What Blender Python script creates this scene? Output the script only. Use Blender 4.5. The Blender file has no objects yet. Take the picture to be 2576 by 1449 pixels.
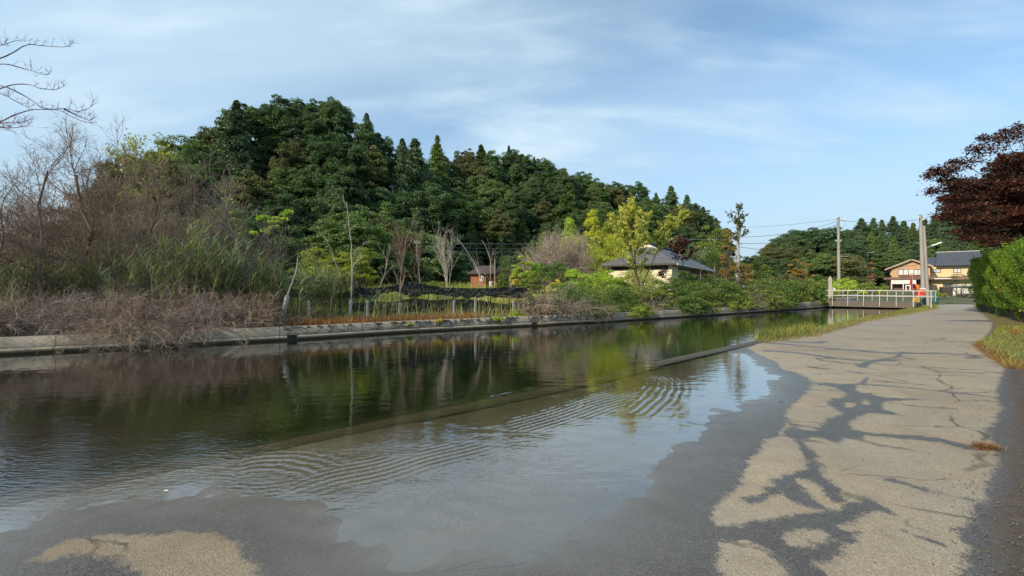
import bpy, math, random
import numpy as np
from math import radians as R
S = bpy.context.scene
# ------------------------------------------------------------------ camera, sky, sun
F, EH, CX, CY = 1030.0, 1.6, 1288.0, 724.5
cam = bpy.data.cameras.new('camera'); cam.lens = 36*F/2576; cam.sensor_width = 36
cam.clip_start = .05; cam.clip_end = 6000
co = bpy.data.objects.new('camera', cam); S.collection.objects.link(co)
co.location = (0, 0, EH); co.rotation_euler = (R(90), 0, 0); S.camera = co
SUN_AZ, SUN_EL = 236.0, 33.0          # azimuth clockwise from +Y (the view direction)
sd = (math.sin(R(SUN_AZ))*math.cos(R(SUN_EL)), math.cos(R(SUN_AZ))*math.cos(R(SUN_EL)), math.sin(R(SUN_EL)))
S.view_settings.view_transform = 'Standard'; S.view_settings.look = 'None'
S.view_settings.exposure = 0.62; S.view_settings.gamma = 1
w = bpy.data.worlds.new('World'); S.world = w; w.use_nodes = True
nt = w.node_tree; nt.nodes.clear(); N = nt.nodes.new; LK = nt.links.new
out = N('ShaderNodeOutputWorld'); bg = N('ShaderNodeBackground'); bg.inputs[1].default_value = 0.13
sky = N('ShaderNodeTexSky'); sky.sky_type = 'NISHITA'; sky.sun_disc = False
sky.sun_elevation = R(SUN_EL); sky.sun_rotation = R(SUN_AZ); sky.air_density = 1.0; sky.dust_density = .3; sky.ozone_density = 3.0
tc = N('ShaderNodeTexCoord'); sep = N('ShaderNodeSeparateXYZ'); LK(tc.outputs['Generated'], sep.inputs[0])
def M_(op, a, b=None, tree=None, clamp=False):
    t = tree or nt; n = t.nodes.new('ShaderNodeMath'); n.operation = op; n.use_clamp = clamp
    for i, v in enumerate((a, b)):
        if v is None: continue
        if isinstance(v, (int, float)): n.inputs[i].default_value = v
        else: t.links.new(v, n.inputs[i])
    return n.outputs[0]
zz = M_('ADD', M_('MAXIMUM', sep.outputs[2], 0.0), 0.22)
cb = N('ShaderNodeCombineXYZ'); LK(M_('DIVIDE', sep.outputs[0], zz), cb.inputs[0]); LK(M_('DIVIDE', sep.outputs[1], zz), cb.inputs[1])
def cloud(scale, rot, sx, sy, det, dist, lo, hi, loc=(0,0,0)):
    mp = N('ShaderNodeMapping'); mp.inputs['Rotation'].default_value = (0, 0, R(rot)); mp.inputs['Scale'].default_value = (sx, sy, 1); mp.inputs['Location'].default_value = loc
    LK(cb.outputs[0], mp.inputs[0]); no = N('ShaderNodeTexNoise'); no.inputs['Scale'].default_value = scale; no.inputs['Detail'].default_value = det
    no.inputs['Roughness'].default_value = .5; no.inputs['Distortion'].default_value = dist; LK(mp.outputs[0], no.inputs[0])
    mr = N('ShaderNodeMapRange'); mr.interpolation_type = 'SMOOTHSTEP'; mr.inputs[1].default_value = lo; mr.inputs[2].default_value = hi; LK(no.outputs['Fac'], mr.inputs[0]); return mr.outputs[0]
c1_ = cloud(.75, 35, .7, 1.7, 5, .5, .36, .66, (3.1, 1.7, 0)); c2_ = cloud(2.4, 20, .5, 1.4, 6, .35, .42, .72, (7.3, 2.2, 0))
cl = M_('ADD', M_('MULTIPLY', c1_, .50), M_('MULTIPLY', M_('MULTIPLY', c2_, M_('ADD', c1_, .25)), .60), clamp=True)
cl = M_('ADD', cl, M_('MULTIPLY', M_('MULTIPLY', sep.outputs[0], -.50), 1.0), clamp=True)
hz = N('ShaderNodeMapRange'); hz.inputs[1].default_value = .0; hz.inputs[2].default_value = .34; hz.inputs[3].default_value = .62; hz.inputs[4].default_value = 0.0; LK(sep.outputs[2], hz.inputs[0]); cl = M_('MAXIMUM', cl, hz.outputs[0])
cl = M_('ADD', M_('MULTIPLY', cl, .80), .16)
skc = N('ShaderNodeMix'); skc.data_type = 'RGBA'; skc.blend_type = 'MULTIPLY'; skc.inputs[0].default_value = 1; LK(sky.outputs[0], skc.inputs[6]); skc.inputs[7].default_value = (.80, .97, .97, 1)
mx = N('ShaderNodeMix'); mx.data_type = 'RGBA'; LK(cl, mx.inputs[0]); LK(skc.outputs[2], mx.inputs[6]); mx.inputs[7].default_value = (3.55, 4.5, 5.1, 1)
hm = N('ShaderNodeMapRange'); hm.interpolation_type = 'SMOOTHSTEP'; hm.inputs[1].default_value = -.02; hm.inputs[2].default_value = .42; hm.inputs[3].default_value = .92; hm.inputs[4].default_value = 0.0; LK(sep.outputs[2], hm.inputs[0])
m2 = N('ShaderNodeMix'); m2.data_type = 'RGBA'; LK(hm.outputs[0], m2.inputs[0]); LK(mx.outputs[2], m2.inputs[6]); m2.inputs[7].default_value = (2.55, 3.3, 3.95, 1); LK(m2.outputs[2], bg.inputs[0]); LK(bg.outputs[0], out.inputs[0])
sl = bpy.data.lights.new('sun', 'SUN'); sl.energy = 3.7; sl.angle = R(0.6); sl.color = (1, .87, .68)
so = bpy.data.objects.new('sun', sl); S.collection.objects.link(so)
from mathutils import Vector
so.rotation_euler = Vector(sd).to_track_quat('Z', 'Y').to_euler()

# ------------------------------------------------------------------ helpers
def G(x, y, z=0.0):
    Y = (EH-z)*F/(y-CY); return np.array(((x-CX)/F*Y, Y, z))
def P(x, y, Y): return np.array(((x-CX)/F*Y, Y, EH+(CY-y)/F*Y))
def XW(x, Y): return (x-CX)/F*Y
def ZW(y, Y): return EH+(CY-y)/F*Y
def zoomc(ox, oy, s): return lambda x, y: ((ox+x/s)/1.4907, (oy+y/s)/1.4907)
k1 = zoomc(2900, 700, 2.7342); k3 = zoomc(2500, 1200, 1.5097); kL = zoomc(0, 1200, 1.5092)
k4 = zoomc(1000, 750, 2.576); k5 = zoomc(1900, 700, 2.576); kW = zoomc(1200, 1200, 1.5093)
def tag(o, label=None, cat=None, group=None, kind=None):
    for k, v in (('label', label), ('category', cat), ('group', group), ('kind', kind)):
        if v: o[k] = v
    return o
def thing(name, loc, label, cat, group=None, rz=0):
    o = bpy.data.objects.new(name, None); S.collection.objects.link(o); o.location = tuple(float(v) for v in loc); o.rotation_euler.z = rz
    o.empty_display_size = .3
    return tag(o, label, cat, group)
def mk(name, V, Fs, mat, parent=None, attrs=None, smooth=False, world=None):
    """Fs: list of int arrays (n,k).  world: subtract parent's location"""
    V = np.asarray(V, dtype=np.float32).reshape(-1, 3)
    if world is not None: V = V-np.asarray(world, dtype=np.float32)
    if not isinstance(Fs, (list, tuple)): Fs = [Fs]
    Fs = [np.asarray(f, dtype=np.int32) for f in Fs if len(f)]
    me = bpy.data.meshes.new(name); me.vertices.add(len(V)); me.vertices.foreach_set('co', V.ravel())
    tot = sum(f.size for f in Fs); nf = sum(len(f) for f in Fs)
    me.loops.add(tot); me.polygons.add(nf)
    me.loops.foreach_set('vertex_index', np.concatenate([f.ravel() for f in Fs]))
    cnt = np.concatenate([np.full(len(f), f.shape[1], dtype=np.int32) for f in Fs])
    me.polygons.foreach_set('loop_start', np.concatenate([[0], np.cumsum(cnt)[:-1]]).astype(np.int32))
    me.update(calc_edges=True)
    if smooth: me.polygons.foreach_set('use_smooth', np.ones(nf, dtype=bool))
    for k, a in (attrs or {}).items():
        at = me.attributes.new(k, 'FLOAT', 'POINT'); at.data.foreach_set('value', np.asarray(a, dtype=np.float32).ravel())
    if isinstance(mat, (list, tuple)):
        for m in mat: me.materials.append(m)
    else: me.materials.append(mat)
    o = bpy.data.objects.new(name, me); S.collection.objects.link(o)
    if parent is not None: o.parent = parent
    return o
def nrm(v): return v/np.maximum(np.linalg.norm(v, axis=-1, keepdims=True), 1e-9)
def rg(s): return np.random.default_rng(s)

# ---- leaves: rhombic quads
def leafq(C, Nn, size, rng, asp=.55, droop=0.0):
    n = len(C); size = np.broadcast_to(np.asarray(size, float), (n,))*rng.uniform(.65, 1.35, n)
    t = nrm(rng.normal(size=(n, 3)) + np.array((0, 0, -droop))); Nn = nrm(Nn)
    u = nrm(t-(t*Nn).sum(1, keepdims=True)*Nn); v = np.cross(Nn, u)
    s = size[:, None]
    Q = np.stack((C-u*s*.5, C+v*s*asp*.5, C+u*s*.5, C-v*s*asp*.5), 1)
    rv = np.repeat(rng.random(n), 4)
    return Q.reshape(-1, 3), np.arange(4*n).reshape(-1, 4), rv
def clump_pts(rng, centers, rad, per, flat=.65, jitter=.75):
    """leaves on upper shells of clump ellipsoids"""
    k = len(centers); c = np.repeat(centers, per, 0); r = np.repeat(np.broadcast_to(rad, (k,)), per)[:, None]
    d = nrm(rng.normal(size=(k*per, 3))); d[:, 2] = np.where(d[:, 2] < -.25, -d[:, 2]*.8, d[:, 2])
    rr = rng.uniform(.55, 1.08, (k*per, 1))
    p = c+d*r*rr*np.array((1, 1, flat)); nn = nrm(d*np.array((1, 1, 1.2))+rng.normal(size=d.shape)*jitter)
    return p, nn
# ---- tubes
class Tubes:
    def __init__(s): s.V = []; s.Fc = []; s.n = 0; s.T = []
    def add(s, P_, Rr, sides=4):
        P_ = np.asarray(P_, float)
        if P_.ndim == 2: P_ = P_[None]; Rr = np.asarray(Rr, float)[None]
        m, n, _ = P_.shape; Rr = np.broadcast_to(Rr, (m, n))
        T = np.gradient(P_, axis=1); T = nrm(T)
        ref = np.where(np.abs(T[:, :, 2:3]) > .9, np.array((1., 0, 0)), np.array((0, 0, 1.)))
        a = nrm(np.cross(T, ref)); b = np.cross(T, a)
        an = np.arange(sides)*2*math.pi/sides
        ring = P_[:, :, None]+Rr[:, :, None, None]*(np.cos(an)[None, None, :, None]*a[:, :, None]+np.sin(an)[None, None, :, None]*b[:, :, None])
        s.V.append(ring.reshape(-1, 3))
        i = np.arange(m)[:, None, None]*n*sides+np.arange(n-1)[None, :, None]*sides; j = np.arange(sides)[None, None, :]; j2 = (j+1) % sides
        f = np.stack((i+j, i+j2, i+sides+j2, i+sides+j), -1).reshape(-1, 4)+s.n
        s.Fc.append(f); s.n += m*n*sides
    def obj(s, name, mat, parent=None, world=None, smooth=True):
        return mk(name, np.concatenate(s.V), np.concatenate(s.Fc), mat, parent, smooth=smooth, world=world)
def curves(rng, start, d, L, n=6, wig=.15, up=0.0):
    """start (m,3), d (m,3), L (m,) -> (m,n,3)"""
    m = len(start); st = (np.asarray(L)/(n-1))[:, None]; pts = [start]; d = nrm(d)
    for i in range(n-1):
        d = nrm(d+rng.normal(size=(m, 3))*wig+np.array((0, 0, up))); pts.append(pts[-1]+d*st)
    return np.stack(pts, 1)
def kids(rng, par, k, L, spread, up=0.2, n=5, wig=.15, t0=.25, t1=1.0, curve_up=0.0):
    m, q, _ = par.shape; idx = np.repeat(np.arange(m), k); t = rng.uniform(t0, t1, m*k)*(q-1); i = np.clip(t.astype(int), 0, q-2); fr = (t-i)[:, None]
    a = par[idx, i]; b = par[idx, i+1]; st = a+(b-a)*fr; d = nrm(nrm(b-a)+rng.normal(size=a.shape)*spread+np.array((0, 0, up)))
    LL = rng.uniform(L[0], L[1], m*k)*(1.15-.5*t/(q-1))
    return curves(rng, st, d, LL, n, wig, curve_up), t/(q-1)
def taper(r0, r1, n): return np.linspace(r0, r1, n)
# ---- boxes / solids
class Solid:
    def __init__(s): s.V = []; s.Fc = []; s.n = 0; s.T = []; s.nt = 0
    def box(s, x0, x1, y0, y1, z0, z1):
        v = [(x, y, z) for z in (z0, z1) for y in (y0, y1) for x in (x0, x1)]
        s.poly(v, [(0, 2, 3, 1), (4, 5, 7, 6), (0, 1, 5, 4), (2, 6, 7, 3), (0, 4, 6, 2), (1, 3, 7, 5)])
        return s
    def poly(s, v, f):
        for q in f: s.Fc.append(tuple(i+s.n for i in q))
        s.V += list(v); s.n += len(v); return s
    def hexa(s, v8):    # bottom 4 ccw, top 4 ccw
        return s.poly(v8, [(3, 2, 1, 0), (4, 5, 6, 7), (0, 1, 5, 4), (1, 2, 6, 5), (2, 3, 7, 6), (3, 0, 4, 7)])
    def beam(s, a, b, w_, h_):
        a = np.array(a, float); b = np.array(b, float); t = nrm(b-a); r = np.cross(t, (0, 0, 1.))
        r = nrm(r) if np.linalg.norm(r) > 1e-3 else np.array((1., 0, 0)); u = np.cross(r, t)
        v = [c+r*sx*w_/2+u*sz*h_/2 for c in (a, b) for sx, sz in ((-1, -1), (1, -1), (1, 1), (-1, 1))]
        return s.poly([tuple(q) for q in v], [(0, 1, 2, 3), (7, 6, 5, 4), (0, 4, 5, 1), (1, 5, 6, 2), (2, 6, 7, 3), (3, 7, 4, 0)])
    def obj(s, name, mat, parent=None, bevel=0):
        me = bpy.data.meshes.new(name); me.from_pydata([tuple(map(float, v)) for v in s.V], [], s.Fc); me.update(); me.materials.append(mat)
        o = bpy.data.objects.new(name, me); S.collection.objects.link(o)
        if parent is not None: o.parent = parent
        if bevel:
            m = o.modifiers.new('bevel', 'BEVEL'); m.width = bevel; m.segments = 2; m.limit_method = 'ANGLE'
        return o
# ------------------------------------------------------------------ materials
def newmat(name):
    m = bpy.data.materials.new(name); m.use_nodes = True; t = m.node_tree; t.nodes.clear()
    o = t.nodes.new('ShaderNodeOutputMaterial'); return m, t, o
def mixc(t, f, a, b, mode='MIX'):
    n = t.nodes.new('ShaderNodeMix'); n.data_type = 'RGBA'; n.blend_type = mode
    for i, v in ((0, f), (6, a), (7, b)):
        if isinstance(v, (int, float)): n.inputs[i].default_value = v
        elif isinstance(v, tuple): n.inputs[i].default_value = v if len(v) == 4 else v+(1,)
        else: t.links.new(v, n.inputs[i])
    return n.outputs[2]
def noise(t, scale, det=4, rough=.5, coord='Object', stretch=None, dist=0):
    c = t.nodes.new('ShaderNodeTexCoord'); src = c.outputs[coord]
    if stretch: mp = t.nodes.new('ShaderNodeMapping'); mp.inputs['Scale'].default_value = stretch; t.links.new(src, mp.inputs[0]); src = mp.outputs[0]
    n = t.nodes.new('ShaderNodeTexNoise'); n.inputs['Scale'].default_value = scale; n.inputs['Detail'].default_value = det; n.inputs['Roughness'].default_value = rough; n.inputs['Distortion'].default_value = dist
    t.links.new(src, n.inputs[0]); return n.outputs['Fac']
def rng_(t, v, a, b, c=0.0, d=1.0, sm=False):
    n = t.nodes.new('ShaderNodeMapRange'); n.inputs[1].default_value = a; n.inputs[2].default_value = b; n.inputs[3].default_value = c; n.inputs[4].default_value = d
    if sm: n.interpolation_type = 'SMOOTHSTEP'
    t.links.new(v, n.inputs[0]); return n.outputs[0]
def attr(t, name):
    n = t.nodes.new('ShaderNodeAttribute'); n.attribute_name = name; return n.outputs['Fac']
def bump(t, h, strength=.3, dist=.01):
    b = t.nodes.new('ShaderNodeBump'); b.inputs['Strength'].default_value = strength; b.inputs['Distance'].default_value = dist; t.links.new(h, b.inputs['Height']); return b.outputs[0]
def pbr(t, o, col, rough=.8, nor=None, metal=0, spec=.4):
    p = t.nodes.new('ShaderNodeBsdfPrincipled')
    for k, v in (('Base Color', col), ('Roughness', rough), ('Metallic', metal), ('Specular IOR Level', spec)):
        if isinstance(v, tuple): p.inputs[k].default_value = v if len(v) == 4 else v+(1,)
        elif isinstance(v, (int, float)): p.inputs[k].default_value = v
        else: t.links.new(v, p.inputs[k])
    if nor is not None: t.links.new(nor, p.inputs['Normal'])
    t.links.new(p.outputs[0], o.inputs[0]); return p
def simple(name, c, c2=None, scale=3, rough=.8, metal=0, bs=.2, bd=.005, stretch=None, det=5):
    m, t, o = newmat(name); c2 = c2 or tuple(v*.7 for v in c); n = noise(t, scale, det, .6, stretch=stretch)
    pbr(t, o, mixc(t, rng_(t, n, .3, .7), c, c2), rough, bump(t, n, bs, bd), metal); return m
def leafmat(name, a, b, c=None, tr=.35, var=.25, rough=.55):
    """a,b two leaf tones, c rare tone; varies by leaf and by tree"""
    m, t, o = newmat(name); v = attr(t, 'v'); col = mixc(t, rng_(t, v, .1, .9), a, b)
    if c: col = mixc(t, rng_(t, v, .86, .9), col, c)
    nz = noise(t, .55, 2); col = mixc(t, rng_(t, nz, .35, .7), col, mixc(t, 1.0, col, (1.5, 1.35, 1.0), 'MULTIPLY'))
    oi = t.nodes.new('ShaderNodeObjectInfo'); hs = t.nodes.new('ShaderNodeHueSaturation')
    t.links.new(rng_(t, oi.outputs['Random'], 0, 1, 1-var, 1+var), hs.inputs['Value']); t.links.new(rng_(t, oi.outputs['Random'], 0, 1, .517, .495), hs.inputs['Hue']); t.links.new(col, hs.inputs['Color'])
    col = hs.outputs[0]
    d = t.nodes.new('ShaderNodeBsdfPrincipled'); d.inputs['Roughness'].default_value = rough; d.inputs['Specular IOR Level'].default_value = .45; t.links.new(col, d.inputs['Base Color'])
    tl = t.nodes.new('ShaderNodeBsdfTranslucent'); t.links.new(mixc(t, 1.0, col, (1.25, 1.3, .6), 'MULTIPLY'), tl.inputs[0])
    ms = t.nodes.new('ShaderNodeMixShader'); ms.inputs[0].default_value = tr; t.links.new(d.outputs[0], ms.inputs[1]); t.links.new(tl.outputs[0], ms.inputs[2]); t.links.new(ms.outputs[0], o.inputs[0])
    return m
L_ = {
 'field': leafmat('leaf_field', (.17, .22, .05), (.27, .30, .085), (.38, .32, .14), tr=.4),
 'dark': leafmat('leaf_dark_green', (0.051, 0.097, 0.044), (0.095, 0.153, 0.062)),
 'mid': leafmat('leaf_mid_green', (0.065, 0.118, 0.042), (0.123, 0.186, 0.067)),
 'olive': leafmat('leaf_olive', (0.078, 0.095, 0.041), (0.142, 0.149, 0.060)),
 'brown': leafmat('leaf_brownish', (0.071, 0.062, 0.032), (0.107, 0.093, 0.045)),
 'cedar': leafmat('leaf_cedar', (0.048, 0.092, 0.048), (0.090, 0.140, 0.066), tr=.15),
 'cedarl': leafmat('leaf_cedar_light', (0.061, 0.115, 0.032), (0.115, 0.169, 0.041), tr=.2),
 'bush': leafmat('leaf_bush', (.095, .135, .026), (.20, .255, .045), (.22, .27, .05), tr=.4),
 'bushd': leafmat('leaf_bush_dark', (0.042, 0.098, 0.023), (0.111, 0.176, 0.036), tr=.35),
 'lime': leafmat('leaf_lime', (.19, .31, .03), (.34, .44, .06), (.42, .47, .10), tr=.45),
 'yellow': leafmat('leaf_yellow', (.38, .34, .045), (.52, .43, .06), (.6, .36, .05), tr=.45),
 'bamboo': leafmat('leaf_bamboo', (.26, .32, .045), (.50, .49, .075), (.16, .22, .04), tr=.45),
 'pale': leafmat('leaf_pale_olive', (.24, .28, .06), (.40, .41, .11), (.5, .48, .2), tr=.4),
 'rust': leafmat('leaf_rust', (.20, .12, .035), (.30, .19, .05), (.12, .13, .03), tr=.35),
 'maroon': leafmat('leaf_maroon', (.055, .010, .014), (.11, .022, .020), (.16, .05, .03), tr=.3),
 'maple': leafmat('leaf_maple', (.046, .018, .018), (.098, .038, .030), (.14, .075, .045), tr=.38, var=.05),
 'hedge': leafmat('leaf_hedge', (.065, .14, .014), (.15, .26, .026), (.24, .33, .05), tr=.4, var=.05),
 'pink': leafmat('leaf_pink', (.35, .12, .07), (.45, .2, .10), tr=.3),
 'reed': leafmat('leaf_reed', (.095, .140, .088), (.185, .225, .135), (.28, .24, .09), tr=.3),
 'grass': leafmat('leaf_grass', (.11, .16, .030), (.22, .24, .055), (.36, .24, .09), tr=.3),
 'drygrass': leafmat('leaf_dry_grass', (.20, .075, .030), (.30, .145, .06), (.14, .12, .04), tr=.25),
 'straw': leafmat('leaf_straw', (.26, .20, .10), (.40, .31, .16), (.14, .16, .05), tr=.25),
}
bark = simple('bark', (.11, .085, .06), (.06, .045, .032), 9, .9, bs=.6, bd=.02, stretch=(1, 1, .25))
barkd = simple('bark_dark', (.05, .04, .03), (.03, .022, .018), 9, .9)
twig = simple('twig_brown', (.26, .19, .14), (.15, .105, .075), 5, .9)
twigg = simple('twig_grey', (.26, .22, .19), (.15, .12, .10), 5, .9)
twigd = simple('twig_dry', (.40, .31, .23), (.22, .16, .115), 4, .9)
twigm = simple('twig_mauve', (.42, .34, .30), (.30, .23, .20), 4, .9)
twigp = simple('twig_violet', (.24, .20, .26), (.17, .14, .18), 5, .8)
pale_bark = simple('bark_pale', (.46, .42, .35), (.26, .23, .18), 7, .85)
white_guard = simple('tree_guard', (.46, .46, .44), (.36, .36, .34), 5, .7)
soilm = simple('soil', (.075, .065, .035), (.045, .055, .022), 1.5, .95, bs=.5, bd=.05)
# hill floor
hillm = simple('hill_floor', (.028, .036, .016), (.018, .022, .012), .6, .95, bs=.5, bd=.2)
fieldm = simple('field_grass', (.11, .17, .032), (.075, .10, .03), .7, .95, bs=.5, bd=.05)
# ------------------------------------------------------------------ canal lines
wall_px = [(0, 892), (738, 855), (1009, 836.5), (1342, 819.5), (1535, 809), (1795, 793), (1970, 781), (2078, 773)]
W = [G(*p)[:2] for p in wall_px]
W = [W[0]-(W[1]-W[0])*3.0]+W+[W[-1]+np.array((.74, .67))*14]
W = np.array(W)
edge_px = [(350, 1200), (660, 1140), (930, 1077), (1250, 1012), (1500, 962), (1700, 912), (1930, 862)]   # joint between asphalt and coping
E = [G(*p)[:2] for p in edge_px]
E = [E[0]+(E[0]-E[2])*5]+E+[G(2100, 821)[:2], G(2210, 798)[:2], G(2300, 779)[:2]]
E.append(E[-1]+np.array((.76, .66))*14); E = np.array(E)
def resample(L, step):
    L = np.asarray(L, float); d = np.r_[0, np.cumsum(np.linalg.norm(np.diff(L, axis=0), axis=1))]; n = max(2, int(d[-1]/step)); s = np.linspace(0, d[-1], n)
    return np.stack([np.interp(s, d, L[:, i]) for i in range(L.shape[1])], 1), s
def smoothl(L, it=2):
    L = L.copy()
    for _ in range(it): L[1:-1] = (L[:-2]+2*L[1:-1]+L[2:])/4
    return L
Wr, Ws = resample(W, .25); Wr = smoothl(Wr, 30)
Er, Es = resample(E, .25); Er = smoothl(Er, 12)
def normals2(L):
    t = nrm(np.gradient(L, axis=0)); return np.stack((-t[:, 1], t[:, 0]), 1)   # left of the direction (away from camera)
Wn = normals2(Wr); En = normals2(Er)
def wallY(x):      # depth of the far wall at picture column x
    xs = Wr[:, 0]/Wr[:, 1]*F+CX; return float(np.interp(x, xs[Wr[:, 1] > 1], Wr[Wr[:, 1] > 1, 1]))
def wdist(X, Y):
    X = np.atleast_1d(X); Y = np.atleast_1d(Y); Wc = Wr[::4]; d = np.hypot(X[:, None]-Wc[:, 0], Y[:, None]-Wc[:, 1]); i = d.argmin(1)
    s = ((X-Wc[i, 0])*Wn[::4][i, 0]+(Y-Wc[i, 1])*Wn[::4][i, 1]); return s
def gz(X, Y):
    """ground height: far bank, rising away from the canal"""
    s = wdist(X, Y); X = np.atleast_1d(X); Y = np.atleast_1d(Y)
    zfar = .36+np.clip(s/30, 0, 1)*1.45
    near = -.14+np.clip((Y-48)/22, 0, 1)*1.25
    z = np.where(s > -.2, zfar, near)
    return z
def g1(X, Y): return float(gz(X, Y)[0])
def sweep(name, L, Nn, prof, mat, s=None, parent=None, smooth=False, **kw):
    """prof: list of (offset along normal, z) or callables of index"""
    n = len(L); V = []
    for (o_, z_) in prof:
        oo = o_ if not callable(o_) else o_(np.arange(n)); z2 = z_ if not callable(z_) else z_(np.arange(n))
        V.append(np.stack((L[:, 0]+Nn[:, 0]*oo, L[:, 1]+Nn[:, 1]*oo, np.broadcast_to(z2, (n,))), 1))
    V = np.stack(V, 1); k = len(prof); i = np.arange(n-1)[:, None]*k+np.arange(k-1)[None]
    f = np.stack((i, i+1, i+k+1, i+k), -1).reshape(-1, 4)
    at = {'s': np.repeat(s, k)} if s is not None else None
    return mk(name, V.reshape(-1, 3), f, mat, parent, at, smooth)
# ---- ground sheet around the canal out to the horizon
m, t, o = newmat('ground'); n1 = noise(t, .25, 4); n2 = noise(t, 3.5, 6, .65)
c = mixc(t, rng_(t, n1, .4, .6), (.075, .105, .028), (.115, .125, .045)); c = mixc(t, rng_(t, n2, .35, .7), c, (.055, .05, .028)); pbr(t, o, c, .95, bump(t, n2, .6, .05)); ground_m = m
loop = np.concatenate((Wr[::6], Er[::-1][::6])); ln = np.concatenate((Wn[::6], -En[::-1][::6]))
ln = nrm(smoothl(ln, 3)); dist = [0, .6, 1.5, 3, 5, 8, 12, 18, 26, 40, 60, 90, 150, 400, 2500]
nW_ = len(Wr[::6]); fa_ = np.radians(np.r_[np.linspace(168, 60, nW_), np.linspace(42, -115, len(loop)-nW_)]); fan = np.stack((np.cos(fa_), np.sin(fa_)), 1); V = []
for d_ in dist:
    f_ = min(1, d_/30); dirn = nrm(ln*(1-f_)+fan*f_) ; p = loop+dirn*d_
    isfar = np.arange(len(loop)) < len(Wr[::6])
    z = np.where(isfar, .34+np.clip(d_/30, 0, 1)*1.45, -.16+np.clip((p[:, 1]-48)/22, 0, 1)*1.25)
    V.append(np.column_stack((p, z)))
V = np.stack(V, 0); a, b = V.shape[:2]; i = np.arange(a-1)[:, None]*b+np.arange(b-1)[None]
tag(mk('ground', V.reshape(-1, 3), np.stack((i, i+1, i+b+1, i+b), -1).reshape(-1, 4), ground_m, smooth=True), kind='structure')
# ---- canal bed
bedm = simple('canal_bed', (.030, .032, .014), (.020, .022, .010), .5, .9)
tag(mk('canal_bed', [(-60, -20, -1.25), (70, -20, -1.25), (70, 70, -1.25), (-60, 70, -1.25)], np.array([[0, 1, 2, 3]]), bedm), kind='structure')
# ---- canal wall
m, t, o = newmat('wall_concrete'); n1 = noise(t, .9, 5, .6); n2 = noise(t, 14, 6, .7); n3 = noise(t, 3, 4, .6, stretch=(1, 1, .2))
c = mixc(t, rng_(t, n1, .3, .7), (.35, .305, .235), (.235, .205, .155)); c = mixc(t, rng_(t, n2, .45, .75, 0, .6), c, (.16, .14, .11)); c = mixc(t, rng_(t, n3, .5, .75, 0, .7), c, (.15, .13, .09))
s_ = attr(t, 's'); md = M_('MODULO', s_, 2.45, t); jn = M_('LESS_THAN', md, .035, t); c = mixc(t, M_('MULTIPLY', jn, .75, t), c, (.07, .06, .05))
geo = t.nodes.new('ShaderNodeNewGeometry'); sx = t.nodes.new('ShaderNodeSeparateXYZ'); t.links.new(geo.outputs['Position'], sx.inputs[0])
lowm = rng_(t, M_('ADD', sx.outputs[2], M_('MULTIPLY', n2, .08, t), t), .17, .08, 0, .85); c = mixc(t, lowm, c, (.075, .07, .035))
pbr(t, o, c, .85, bump(t, n2, .35, .01)); concm = m
wt = lambda i: .40+.25*np.clip((Wr[i, 0]-21)/6, 0, 1)
wl = thing('canal_wall', (0, 0, 0), 'long low weathered concrete wall of the canal on the far bank, ledge along the waterline', 'wall')
sweep('wall_face', Wr, Wn, [(.30, 0.0), (.30, wt), (.0, wt), (.0, .145)], concm, Ws, wl)
sweep('ledge', Wr, Wn, [(.0, .135), (-.10, .125), (-.115, .10), (-.115, .045), (-.06, .04), (-.06, -1.3)], concm, Ws, wl)
for px in (738, 1332, 690):
    pass
blackm = simple('plain_black', (.012, .012, .012), (.02, .02, .02), 4, .9)  # plain black for drain outlets, kerb joint and jumper cable
for xx in (738, 1335):
    Y = wallY(xx); X = XW(xx, Y); q = Solid(); q.box(-.13, .13, -.10, .1, -.05, .05); o_ = q.obj('drain_outlet', blackm, wl); i = np.hypot(Wr[:, 0]-X, Wr[:, 1]-Y).argmin()
    o_.location = (Wr[i, 0]-Wn[i, 0]*.02, Wr[i, 1]-Wn[i, 1]*.02, .10); o_.rotation_euler.z = math.atan2(-Wn[i, 0], Wn[i, 1])
# ---- coping (near edge)
m, t, o = newmat('coping'); n1 = noise(t, 2, 5, .6); n2 = noise(t, 40, 4, .7)
c = mixc(t, rng_(t, n1, .3, .7), (.062, .044, .019), (.046, .033, .014)); geo = t.nodes.new('ShaderNodeNewGeometry'); sx = t.nodes.new('ShaderNodeSeparateXYZ'); t.links.new(geo.outputs['Position'], sx.inputs[0])
c = mixc(t, rng_(t, sx.outputs[2], -.006, .012), c, (.085, .078, .068)); c = mixc(t, rng_(t, n2, .5, .8, 0, .5), c, (.05, .05, .045)); pbr(t, o, c, .8, bump(t, n2, .5, .006), spec=.25); copm = m
def cz(i): X = Er[i, 0]; return np.interp(X, [-8, 1.6, 3.2, 5.5, 9], [-.05, -.038, .004, .014, .024])
mk_cop = thing('concrete_kerb', (0, 0, 0), 'concrete kerb strip along the near canal edge, drowned at left and bare beside the grass', 'kerb')
sweep('kerb_top', Er, En, [(.026, lambda i: cz(i)-.08), (.030, cz), (.36, lambda i: cz(i)-.004), (.375, lambda i: cz(i)-.02), (.38, -1.3)], copm, Es, mk_cop)
sweep('joint', Er, En, [(-.012, lambda i: cz(i)+.006+.004*np.sin(i*.9)), (.034+0*0, lambda i: cz(i)+.006)], blackm, Es, mk_cop)
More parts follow.
